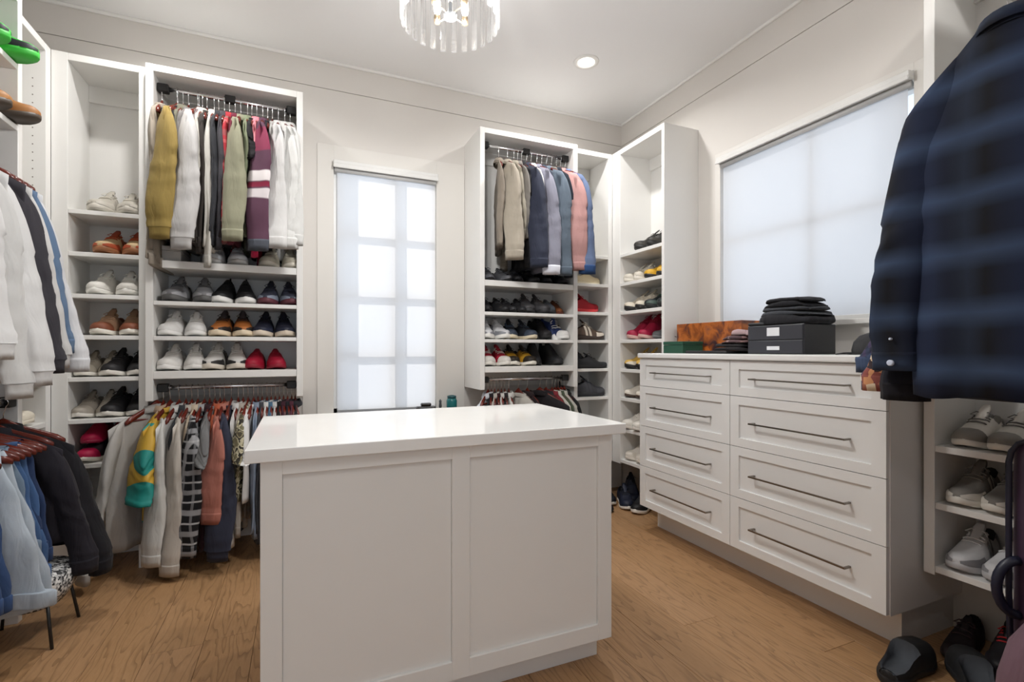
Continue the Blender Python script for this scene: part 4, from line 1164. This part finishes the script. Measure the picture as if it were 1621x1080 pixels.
GT = 'shoes in the corner tower behind the sweatshirts'
YTS = 3.31
pair('runner', C('#b3aea3', '#cbc6bb', '#8d897f', '#d0cbc0', '#c9c4ba'), -.900, YTS, ZT[0], D, 'grey white sneaker', 'top shelf of the sweatshirt-side tower', GT)
shoe('low', C('#b8332d', '#c33a33', '#7c201d', '#c9463e', '#a52a26'), (-.820, 3.375, ZT[0] + .0005), -70, 'red sneaker behind the grey white pair on the top tower shelf', GT)
pair('runner', C('#c5ab84', '#a06a45', '#8e4a30', '#a94e2e', '#b05233', tongue='#a8482c'), -.875, YTS, ZT[1], D, 'tan hiking shoe with orange collar', 'second shelf of the sweatshirt-side tower', GT)
pair('low', C('#e2e0da', '#ebe9e2', '#cfccc4', '#e8e6df', '#dad7d0'), -.905, YTS, ZT[2], D, 'clean white sneaker', 'third shelf of the sweatshirt-side tower', GT)
pair('low', C('#99785f', '#e6e1d6', '#6b3a26', '#a9886d', '#7a4630'), -.890, YTS, ZT[3], D, 'tan sneaker with brown heel', 'fourth shelf of the sweatshirt-side tower', GT)
pair('low', C('#8f877a', '#e7e3da', '#7b7468', '#a59d90', '#a39b8d'), -.975, YTS, ZT[4], D, 'taupe sneaker', 'fifth shelf of the sweatshirt-side tower', GT, gap=.09, scale=.9)
pair('low', C('#1c1b1d', '#e4e0d8', '#111', '#232224', '#222123'), -.852, YTS, ZT[4], D, 'black sneaker with white sole', 'fifth shelf of the sweatshirt-side tower', GT, gap=.10)
pair('low', C('#958d82', '#e7e3da', '#7d766b', '#a79f93', '#a8a094'), -.985, YTS, ZT[5], D, 'light taupe sneaker', 'sixth shelf of the sweatshirt-side tower', GT, gap=.09, scale=.9)
pair('low', C('#1a191b', '#e2ddd3', '#101010', '#201f21', '#1f1e20'), -.855, YTS, ZT[5], D, 'matte black sneaker with cream sole', 'sixth shelf of the sweatshirt-side tower', GT, gap=.10)
pair('low', C('#2a2124', '#e0dacd', '#5a1230', '#b08a90', '#a2113f'), -.950, YTS, ZT[6], D, 'black sneaker with magenta collar', 'seventh shelf of the sweatshirt-side tower', GT, gap=.108)
pair('slipon', C('#a5143f', '#8e1136', '#3a0c1c', None, '#b01a48'), -.945, YTS + .015, ZT[6] + .100, D, 'magenta slip-on shoe', 'lying on the black sneakers', GT, gap=.108, scale=.9, tilt=((0, 6), (0, 6)))
shoe('low', dict(C('#8d6f5f', '#e2d9c8', '#4c3b35', '#3a2d2a'), upper=LEOPARD), (-.890, YTS, ZT[7] + .0005), -95, 'leopard print sneaker with cream sole on the lowest tower shelf', GT)

GA = 'shoes in the unit near the corner'
lo = 'behind the hanging denim near the corner'
pair('dress', C('#4b4c50', '#2a2a2c', '#222', '#38393c', '#5a5b60'), 1.265, YS, z1, D, 'grey suede shoe', lo, GA, gap=.115)
pair('dress', C('#27282c', '#1b1b1c', '#18181a', '#2b2c30', '#2f3034'), 1.48, YS, z1, D, 'charcoal lace-up shoe', lo, GA, gap=.115)
pair('dress', C('#303136', '#202022', '#1a1a1c', '#2e2f33', '#3a3b40'), 1.71, YS, z1, D, 'dark grey lace-up shoe', lo, GA, gap=.115)
lo = 'top open shelf near the corner'
pair('dress', C('#1d1d1f', '#121212', '#141414', '#2a2a2c', '#232325'), 1.245, YS, z2, D, 'black oxford shoe', lo, GA, gap=.11)
pair('dress', C('#202023', '#151516', '#141416', '#2e2e31', '#29292c'), 1.405, YS, z2, D, 'black derby shoe', lo, GA, gap=.105, spread=-8)
pair('runner', C('#3b3a3c', '#2a2a2c', '#222224', '#4a4546', '#4a494c'), 1.56, YS, z2, D, 'dark grey trainer', lo, GA, gap=.108)
shoe('slipon', C('#4c5158', '#3a3d42', '#2d3035', None, '#565b63'), (1.685, YS, z2 + .0005), -100, 'slate slip-on shoe beside the brown loafer near the corner', GA)
shoe('dress', C('#6b3a1e', '#8a4a35', '#4a2815', '#5a3019', '#74411f'), (1.765, YS + .02, z2 + .0005), -100, 'brown leather loafer at the end of the black shoes', GA, scale=1.0)
lo = 'middle shelf near the corner'
pair('runner', C('#cfd0d3', '#e6e4df', '#6a6b70', '#e0e0e0', '#8b8d93'), 1.245, YS, z3, D, 'white and grey trainer', lo, GA, gap=.108)
pair('low', C('#25282f', '#dccfb5', '#1a1c21', '#4a5566', '#3a4352'), 1.440, YS, z3, D, 'black sneaker with beige sole', lo, GA, gap=.118, spread=12)
shoe('slipon', C('#1d1c1e', '#151516', '#111', None, '#252426'), (1.565, YS + .03, z3 + .0005), -90, 'small black shoe beside the beige-soled pair near the corner', GA, scale=.86)
shoe('high', C('#1a191b', '#131314', '#101011', '#222', '#222123'), (1.640, YS + .03, z3 + .0005), -85, 'black high top leaning by the navy sneaker near the corner', GA)
shoe('low', C('#1f2f5c', '#e9e8e6', '#e3e2df', '#e6e5e2', '#e6e5e2', tongue='#203160'), (1.715, YS + .04, z3 + .045), -75, 'navy and white sneaker propped up on its pair', GA, tilt=(0, 38))
shoe('low', C('#1f2f5c', '#ecebe8', '#e3e2df', '#e6e5e2', '#e6e5e2'), (1.765, YS, z3 + .0005), -82, 'navy and white sneaker lying under the propped one', GA, side=-1)
lo = 'lowest shelf near the corner'
pair('low', C('#a32135', '#e6e2da', '#d9d5cf', '#e3dfd8', '#d6d2cb'), 1.255, YS, z4, D, 'red and white sneaker', lo, GA, gap=.105)
pair('low', C('#c0932b', '#e8e3d8', '#1d1a18', '#221e1a', '#2a241d', tongue='#1f1b18'), 1.445, YS, z4, D, 'yellow and black sneaker', lo, GA, gap=.115)
shoe('boot', C('#27272a', '#1b1b1c', '#17171a', None, '#323236'), (1.590, YS + .02, z4 + .0005), -105, 'black leather ankle boot on the lowest shelf near the corner', GA, scale=.92)
shoe('boot', C('#232427', '#18181a', '#141416', None, '#303135'), (1.735, YS + .02, z4 + .0005), -80, 'black mesh ankle boot at the right end of the lowest shelf', GA, scale=.92, side=-1)

GB = 'shoes in the narrow corner tower'
shoe('pump', C('#a08a3a', '#2a2622', '#7d6b2b', None), (2.055, 3.33, ZT[0] + .0005), -120, 'small gold shoe on the top shelf of the corner tower', GB, scale=.8)
shoe('dress', C('#241f20', '#1a1718', '#151213', '#3b3234', '#2c2628'), (1.985, 3.39, ZT[1] + .0005), 5, 'black strappy shoe behind the cream flat in the corner tower', GB, scale=.86)
shoe('slipon', C('#cfc09f', '#ded3b8', '#a5977a', None, '#c4b592'), (2.020, 3.26, ZT[1] + .0005), 3, 'cream flat shoe in front on the second corner tower shelf', GB, scale=.92)
shoe('low', C('#9c1322', '#d63a40', '#720c18', '#a81a29', '#8d101e'), (1.985, 3.26, ZT[2] + .0005), 0, 'bright red sneaker on the third shelf of the corner tower', GB)
shoe('runner', C('#5c4d42', '#3a2e28', '#4a3d34', '#d8cfc0', '#d8d0c2'), (1.955, 3.34, ZT[3] + .0005), 4, 'brown and cream trainer standing behind in the corner tower', GB)
shoe('runner', C('#5a4a40', '#3a2e28', '#4a3d34', '#d4cbbb', '#d6cdbf'), (2.010, 3.235, ZT[3] + .0005), -4, 'brown and cream trainer standing in front in the corner tower', GB)
shoe('dress', C('#222326', '#161617', '#131314', '#2a2b2e', '#292a2d'), (1.945, 3.375, ZT[4] + .0005), 4, 'black shoe at the back of the fifth corner tower shelf', GB)
shoe('high', C('#242528', '#18181a', '#141415', '#2c2d30', '#2b2c30'), (1.965, 3.285, ZT[4] + .0005), 2, 'black high shoe on the fifth corner tower shelf', GB, scale=.85)
shoe('dress', C('#26272a', '#18181a', '#141415', '#2c2d30', '#2b2c30'), (2.030, 3.215, ZT[4] + .0005), -6, 'black shoe at the front of the fifth corner tower shelf', GB)
shoe('runner', C('#3c3d42', '#2c2d30', '#252629', '#3a3b40', '#47484d'), (1.960, 3.34, ZT[5] + .0005), 8, 'charcoal trainer at the back of the sixth corner tower shelf', GB)
shoe('runner', C('#404147', '#2e2f33', '#28292c', '#3e3f44', '#4a4b51'), (2.015, 3.235, ZT[5] + .0005), -5, 'charcoal trainer at the front of the sixth corner tower shelf', GB)

GR = 'shoes in the tower at the end of the drawers'
XS = 2.352
pair('runner', C('#2b2a28', '#22211f', '#191817', '#35332f', '#3c3a35'), XS, 2.815, ZT[0], 180, 'black trainer', 'top shelf of tower by drawers', GR, gap=.115)
pair('low', C('#cfc9bd', '#ddd7cb', '#a8a296', '#d7d1c5', '#c4beb1'), XS + .01, 2.965, ZT[1], 180, 'off-white sneaker', 'second shelf of tower by drawers', GR, gap=.10)
pair('slipon', C('#c79b2b', '#1d1b19', '#8d6d1f', None, '#1f1c1a', ), XS, 2.715, ZT[1], 180, 'yellow shoe with black sole', 'second shelf of tower by drawers', GR, gap=.108)
pair('runner', C('#cbc2b2', '#1f1d1c', '#6f685c', '#d8d0c0', '#d6cebd'), XS, 2.935, ZT[2], 180, 'cream trainer with black sole', 'third shelf of tower by drawers', GR, gap=.11)
pair('runner', C('#23282a', '#1d2122', '#2c4a3c', '#3c5a4a', '#4a5a54'), XS, 2.700, ZT[2], 180, 'black trainer with green collar', 'third shelf of tower by drawers', GR, gap=.112)
pair('high', C('#8d1030', '#cfa79f', '#6a0c24', '#a11a3a', '#99153a'), XS, 2.905, ZT[3], 180, 'crimson high top with pale sole', 'fourth shelf of tower by drawers', GR, gap=.112)
pair('slipon', C('#57585a', '#6a6b6c', '#3f4042', None, '#626365'), XS + .02, 2.675, ZT[3], 180, 'grey slip-on shoe', 'fourth shelf of tower by drawers', GR, gap=.10, scale=.9)
pair('runner', C('#c7a24e', '#221f1c', '#8f7436', '#e0d6c2', '#d8cfbd'), XS, 2.93, ZT[4], 180, 'yellow running shoe with black sole', 'fifth shelf of tower by drawers', GR, gap=.112)
pair('slipon', C('#d9d2c6', '#4a3a2f', '#b8b0a3', None, '#d2cbbf'), XS, 2.95, ZT[5], 180, 'pale flat shoe with brown sole', 'sixth shelf of tower by drawers', GR, gap=.115, scale=.95)
pair('low', C('#dfdad2', '#e6e1d9', '#c2bdb4', '#e2ddd5', '#d8d3ca'), XS - .03, 2.93, ZT[6], 180, 'white sneaker', 'seventh shelf of tower by drawers', GR, gap=.105)
pair('low', C('#e0d9cf', '#e7e0d5', '#c5beb3', '#e3dcd1', '#d9d2c7'), XS, 2.93, ZT[7], 180, 'ivory sneaker', 'eighth shelf of tower by drawers', GR, gap=.105)
GFL = 'shoes on the floor under the corner tower'
for n, (x, y, h, st, c, so, d) in enumerate(((2.21, 3.02, -115, 'low', '#1d2233', '#e2ded6', 'navy sneaker with white sole'), (2.13, 3.16, -100, 'low', '#1b1d24', '#dcd7cd', 'black sneaker with white sole'),
                                          (2.27, 2.88, -150, 'runner', '#1a1a1d', '#e6e2da', 'black trainer with white toe'), (2.33, 3.10, -120, 'high', '#181c2b', '#2a2a2e', 'midnight blue high top'),
                                          (2.02, 3.05, -90, 'dress', '#15151a', '#16120f', 'black dress shoe'), (2.38, 2.98, -140, 'boot', '#14161f', '#1a1a1c', 'tall black boot'))):
    shoe(st, C(c, so, '#101014', '#2a2b30', c), (x, y, .0005), h, d + ' on the floor under the corner tower', GFL)

GS = 'shoes in the tower behind the plaid shirt'
pair('low', C('#d9d5cd', '#e6e2da', '#a9a59d', '#6d6a66', '#85817b'), XS + .005, .945, .79, 180, 'white and grey sneaker', 'top shelf behind the plaid shirt', GS, gap=.118, spread=-4)
pair('runner', C('#817d78', '#dcd7ce', '#3a3836', '#8a8681', '#d6d2ca'), XS - .005, .955, .575, 180, 'grey and white running shoe', 'middle shelf behind the plaid shirt', GS, gap=.118, spread=-4)
pair('runner', C('#d0d0d2', '#bdbdc0', '#4a4a4e', '#e2e2e4', '#8f8f93'), XS - .005, .955, .335, 180, 'white soccer shoe with grey studs', 'bottom shelf behind the plaid shirt', GS, gap=.125, spread=-5)
GSF = 'shoes on the floor beside the dresser'
shoe('clog', C('#1f2022', '#1b1c1e', '#44484e'), (1.985, 1.055, .0005), 8, 'black foam clog on the oak floor at the dresser end', GSF, scale=1.0)
shoe('clog', C('#232426', '#1e1f21', '#484c52'), (2.105, .915, .0005), 35, 'black foam clog lying nearer the purple suitcase', GSF, side=-1, scale=1.0)
shoe('dress', C('#221c1f', '#141213', '#141213', '#3a2a2e', '#2c2427'), (2.33, 1.045, .0005), 190, 'glossy black shoe under the tower beside the dresser', GSF)
shoe('runner', C('#1c1a1d', '#17151a', '#141215', '#b02a2e', '#2a272b'), (2.37, .93, .0005), 195, 'black trainer with red lace under the tower beside the dresser', GSF)
shoe('boot', C('#16151a', '#121115', '#100f13', None, '#1c1b20'), (2.37, .80, .0005), 185, 'black boot deep under the tower beside the dresser', GSF)

GN = 'shoes in the long unit'
shoe('runner', C('#2c9a34', '#37b23a', '#161a1d', '#1a1f22', '#1b2024'), (-1.150, 2.655, 2.3525), 8, 'bright green and black shoe on the top shelf of the long unit', GN)
shoe('runner', C('#3bb83f', '#37b23a', '#161a1d', '#1a1f22', '#1b2024'), (-1.19, 2.535, 2.3525), 4, 'second bright green shoe at the picture edge', GN, side=-1)
shoe('slipon', C('#9a6a3c', '#4b4138', '#e0d8ca', None, '#b0804f'), (-1.135, 2.655, 2.0955), 4, 'brown loafer with pale lining on the second shelf of the long unit', GN)
shoe('slipon', C('#a2713f', '#4b4138', '#e0d8ca', None, '#b0804f'), (-1.18, 2.54, 2.0955), 4, 'second brown loafer at the picture edge', GN, side=-1)
pair('low', C('#cdbf9f', '#e4dccb', '#a89c80', '#d8cbae', '#e0d8c7'), -1.29, 2.94, .797, 0, 'cream sneaker', 'in the unit with peg holes', GN, gap=.11)

# ---------------------------------------------------------------- things on the dresser
ZD = 1.1305
def boxy(name, x0, x1, y0, y1, z0, z1, mat, label, cat, bevel=.003, lid=None):
    t = thing(name, ((x0 + x1) / 2, (y0 + y1) / 2, z0), label, cat)
    h = lid or (z1 - z0) * .3
    part('body', B(x0, x1, y0, y1, z0, z1 - h), mat, t, bevel)
    part('lid', B(x0 - .001, x1 + .001, y0 - .001, y1 + .001, z1 - h + .001, z1), mat, t, bevel)
    return t
boxy('green_box', 2.09, 2.25, 2.285, 2.455, ZD, ZD + .072, paint('green_leatherette', '#1f4a38', .45, bump=.2, scale=200, var=.06), 'small dark green box on the dresser by the shoe tower', 'box')
def burl():
    m, t, p = new_mat('amber_burl')
    co = t.nodes.new('ShaderNodeTexCoord')
    n = t.nodes.new('ShaderNodeTexNoise'); n.inputs['Scale'].default_value = 11; n.inputs['Detail'].default_value = 6; n.inputs['Distortion'].default_value = .7
    t.links.new(co.outputs['Object'], n.inputs['Vector'])
    r = t.nodes.new('ShaderNodeValToRGB'); e = r.color_ramp.elements
    e[0].position = .36; e[0].color = lin('#3c2a2e'); e[1].position = .48; e[1].color = lin('#8a4a22')
    q = e.new(.56); q.color = lin('#b5652a'); q = e.new(.68); q.color = lin('#7a4a38')
    t.links.new(n.outputs['Fac'], r.inputs[0]); t.links.new(r.outputs[0], p.inputs['Base Color']); p.inputs['Roughness'].default_value = .25
    return m
BURL = burl()
t = thing('wooden_tray', (2.36, 2.27, ZD), 'amber and brown lacquered tray box behind the green box', 'tray')
part('base', B(2.27, 2.46, 2.02, 2.535, ZD, ZD + .012), BURL, t, .002)
for a in ((2.27, 2.282, 2.02, 2.535), (2.448, 2.46, 2.02, 2.535), (2.282, 2.448, 2.02, 2.032), (2.282, 2.448, 2.523, 2.535)):
    part('side', B(a[0], a[1], a[2], a[3], ZD + .012, ZD + .188), BURL, t, .002)
part('divider', B(2.275, 2.448, 2.268, 2.278, ZD + .012, ZD + .146), BURL, t, .001)
nb = part('notebook', B(2.05, 2.24, 1.92, 2.22, ZD, ZD + .016), paint('notebook_black', '#1b1b1d', .6), None, .003)
tag(nb, 'flat black notebook lying in front of the amber tray', 'notebook')

def folded(name, x0, x1, y0, y1, z0, h, mat, label, cat, seed, sag=.012, layers=2, parent=None):
    """a folded garment: soft rounded layers, rolled front edge"""
    rnd = random.Random(seed)
    t = thing(name, ((x0 + x1) / 2, (y0 + y1) / 2, z0), label, cat)
    lh = h / layers
    for q in range(layers):
        n, m = 18, 12; mb = MB(); top = []
        cx, cy = (x0 + x1) / 2, (y0 + y1) / 2
        hx, hy = (x1 - x0) / 2 * (1 - .05 * q), (y1 - y0) / 2 * (1 - .06 * q)
        ph = rnd.uniform(0, 6)
        rs = []
        for f, z in ((.90, 0), (.985, .15), (1.0, .5), (.97, .86), (.86, 1.0), (.5, 1.06), (.05, 1.08)):
            r = []
            for k in range(28):
                a = 2 * PI * k / 28
                c, s = math.cos(a), math.sin(a)
                X = hx * f * math.copysign(abs(c) ** .45, c); Y = hy * f * math.copysign(abs(s) ** .45, s)
                w = 1 + (.22 * math.sin(2 * a + ph) + .10 * math.sin(5 * a + 2 * ph)) * f
                drop = sag * (abs(Y) / hy) ** 2 * (1 if z > .3 else 0)
                r.append((cx + X + .004 * math.sin(5 * a + ph), cy + Y, z0 + q * lh + lh * z * (w if z > .2 else 1) * .93 - drop))
            rs.append(r)
        part('fold', MB().rings(rs), mat, t, smooth=True)
    return t
# black two-drawer box
bb = thing('storage_box', (2.21, 1.68, ZD), 'black two-drawer storage box with white labels on the dresser', 'box')
BLK = paint('black_board', '#2b2c31', .42, var=.05)
part('body', B(2.105, 2.325, 1.527, 1.832, ZD, ZD + .142), BLK, bb, .004)
for k, (a, b) in enumerate(((.003, .066), (.070, .139))):
    d = part('drawer', B(2.099, 2.106, 1.531, 1.828, ZD + a, ZD + b), paint('black_board_front', '#34353c', .4, var=.05), bb, .002)
    part('label_card', B(2.0975, 2.0995, 1.648, 1.716, ZD + (.020, .088)[k], ZD + (.038, .128)[k]), paint('label_white', '#e4e6ea', .6), d)
folded('folded_sweater', 2.10, 2.33, 1.500, 1.800, ZD + .1425, .046, fabric('#26262a'), 'charcoal folded sweater at the bottom of the stack on the black box', 'sweater', 11, .006, 1)
folded('folded_jeans', 2.11, 2.33, 1.515, 1.795, ZD + .185, .048, fabric('#3a3d43', .8, .1, .35), 'faded black folded jeans in the middle of the stack', 'jeans', 12, .012, 2)
folded('folded_shirt', 2.12, 2.32, 1.535, 1.780, ZD + .228, .050, fabric('#202024'), 'black folded shirt on top of the stack', 'shirt', 13, .018, 2)
wl = part('wallet', B(2.10, 2.19, 1.733, 1.83, ZD + .1425, ZD + .156), paint('black_leather', '#1d1c1e', .5, bump=.2, scale=150), None, .004)
tag(wl, 'flat black wallet at the edge of the black box', 'wallet')
folded('folded_trousers', 2.09, 2.27, 1.850, 2.07, ZD + .0165, .040, fabric('#29272a'), 'dark folded trousers under the patterned scarf', 'trousers', 14, .006, 2)
folded('scarf', 2.10, 2.26, 1.850, 2.02, ZD + .058, .040, blotch('scarf_print', ['#5c464a', '#8a6d6c', '#4a383d', '#a78c8a', '#6b5152'], 45), 'brown and mauve patterned scarf heaped by the black box', 'scarf', 15, .014, 2)
folded('folded_scarf', 2.11, 2.24, 1.845, 1.965, ZD + .100, .026, fabric('#b39a9c'), 'dusty pink scarf lying on the patterned one', 'scarf', 16, .016, 1)
# cap at the sleeve end
cp = thing('cap', (2.27, 1.36, ZD), 'dark grey cap on the dresser beside the black box', 'cap')
CAPM = fabric('#3a3a3c')
cpm = MB().lathe([(.088, ZD + .0), (.090, ZD + .02), (.082, ZD + .055), (.06, ZD + .082), (.03, ZD + .094), (.004, ZD + .097)], 2.29, 1.33, 22)
part('crown', cpm, CAPM, cp, smooth=True)
part('button', MB().lathe([(.008, ZD + .096), (.007, ZD + .101), (.002, ZD + .103)], 2.29, 1.33, 10), CAPM, cp, smooth=True)
vis = MB(); rs = []
for r, z in ((.085, .004), (.12, .010), (.150, .004), (.150, .001), (.12, .006), (.085, 0.0)):
    rs.append([(2.29 + r * math.cos(a) , 1.33 + r * math.sin(a), ZD + z + .003 * math.cos(a)) for a in [math.radians(45 + 9 * k) for k in range(11)]])
part('visor', vis.rings(rs, False, False), CAPM, cp, smooth=True)

# ---- small things on the sill behind the island
ZS = .7225
j = thing('jar', (.985, 3.36, ZS), 'teal jar on the sill at the end of the narrow window', 'jar')
part('body', MB().lathe([(.028, ZS), (.036, ZS + .008), (.037, ZS + .07), (.030, ZS + .088)], .985, 3.36, 20), paint('teal_glaze', '#1f6f72', .25), j, smooth=True)
part('lid', MB().lathe([(.031, ZS + .088), (.032, ZS + .104), (.012, ZS + .110)], .985, 3.36, 20), paint('teal_dark', '#184f55', .3), j, smooth=True)
c = thing('model_car', (.80, 3.36, ZS), 'small black model car on the sill before the blind', 'model')
part('body', B(.735, .865, 3.335, 3.385, ZS + .012, ZS + .040), paint('black_lacquer', '#18191c', .25), c, .008, seg=2)
part('cabin', B(.765, .835, 3.340, 3.380, ZS + .040, ZS + .062), MATS['black_lacquer'], c, .008, seg=2)
for x in (.757, .843):
    for y in (3.333, 3.387):
        part('wheel', MB().tube([(x, y - .006, ZS + .014), (x, y + .006, ZS + .014)], .014, 12), paint('tyre', '#101010', .8), c)
f = thing('figurine', (.905, 3.37, ZS), 'tiny dark figurine beside the teal jar', 'figurine')
part('base', MB().lathe([(.016, ZS), (.016, ZS + .008), (.006, ZS + .014)], .905, 3.37, 12), BLACKM, f)
part('body', MB().lathe([(.006, ZS + .012), (.011, ZS + .035), (.008, ZS + .058), (.010, ZS + .070), (.003, ZS + .082)], .905, 3.37, 12), paint('pewter', '#55585c', .4, metal=.6), f, smooth=True)
# ---- shoe box behind the mustard sweatshirt
boxy('shoe_box', -.69, -.59, 3.15, 3.40, SH4[0], SH4[0] + .085, paint('box_white', '#cfccc8', .7), 'pale shoe box under the mustard sweatshirt', 'box', .002)

# ---- tweed stool below the jeans
st = thing('stool', (-1.0, 2.56, 0), 'small tweed stool with thin black legs below the jeans', 'stool')
rs = []
for f, z in ((.80, .148), (.97, .195), (1.0, .225), (.97, .262), (.82, .278), (.4, .283), (.05, .284)):
    rs.append([(-1.0 + .150 * f * math.copysign(abs(math.cos(a)) ** .7, math.cos(a)), 2.56 + .150 * f * math.copysign(abs(math.sin(a)) ** .7, math.sin(a)), z) for a in [2 * PI * k / 28 for k in range(28)]])
part('seat', MB().rings(rs), TWEED, st, smooth=True)
for sx in (-1, 1):
    for sy in (-1, 1):
        part('leg', MB().tube([(-1.0 + sx * .10, 2.56 + sy * .10, .195), (-1.0 + sx * .125, 2.56 + sy * .125, 0)], .006, 8), BLACKM, st, smooth=True)

# ---- suitcase and bag at the right edge
sc = thing('suitcase', (2.08, .65, 0), 'tall dark purple suitcase standing at the right edge', 'suitcase')
PUR = paint('purple_shell', '#3d2b40', .35, var=.06)
part('shell', B(2.035, 2.19, .44, .80, .05, .88), PUR, sc, .045, seg=4, smooth=True)
part('edge_trim', MB().tube([(2.033, .790, .12), (2.033, .796, .40), (2.033, .796, .80), (2.033, .790, .835), (2.033, .773, .862), (2.033, .745, .876), (2.033, .70, .880), (2.033, .46, .880)], .008, 8), paint('navy_trim', '#171a2e', .4), sc, smooth=True)
part('side_handle', MB().tube([(2.04 - .045 * math.sin(PI * k / 14), .775 + .035 * math.sin(PI * k / 14), .415 + .085 * math.cos(PI * k / 14)) for k in range(15)], .014, 10), MATS['navy_trim'], sc, smooth=True)
for x in (2.06, 2.165):
    for y in (.49, .75):
        part('wheel', MB().tube([(x - .012, y, .028), (x + .012, y, .028)], .028, 14), paint('tyre', '#101010', .8), sc)
        part('wheel_fork', B(x - .016, x + .016, y - .014, y + .014, .040, .062), MATS['navy_trim'], sc, .002)
bg_ = thing('duffel_bag', (1.86, .60, 0), 'mauve soft bag slumped on the floor before the suitcase', 'bag')
MAU = fabric('#6f5661', .8)
rs = []
for f, z in ((.86, .002), (1.0, .04), (1.04, .14), (.98, .26), (.84, .36), (.60, .43), (.30, .47), (.04, .48)):
    rs.append([(1.85 + .155 * f * math.copysign(abs(math.cos(a)) ** .75, math.cos(a)) + .006 * math.sin(4 * a), .58 + .155 * f * math.copysign(abs(math.sin(a)) ** .75, math.sin(a)), z * (1 + .03 * math.sin(3 * a))) for a in [2 * PI * k / 32 for k in range(32)]])
part('body', MB().rings(rs), MAU, bg_, smooth=True)
part('strap', MB().tube([(1.78, .60, .40), (1.79, .62, .50), (1.86, .63, .54), (1.92, .62, .50), (1.93, .60, .40)], .010, 8), MAU, bg_, smooth=True)
part('seam', MB().tube([(1.85 + .162 * math.cos(a), .58 + .162 * math.sin(a), .15) for a in [2 * PI * k / 32 for k in range(33)]], .003, 5), fabric('#5a4450'), bg_)
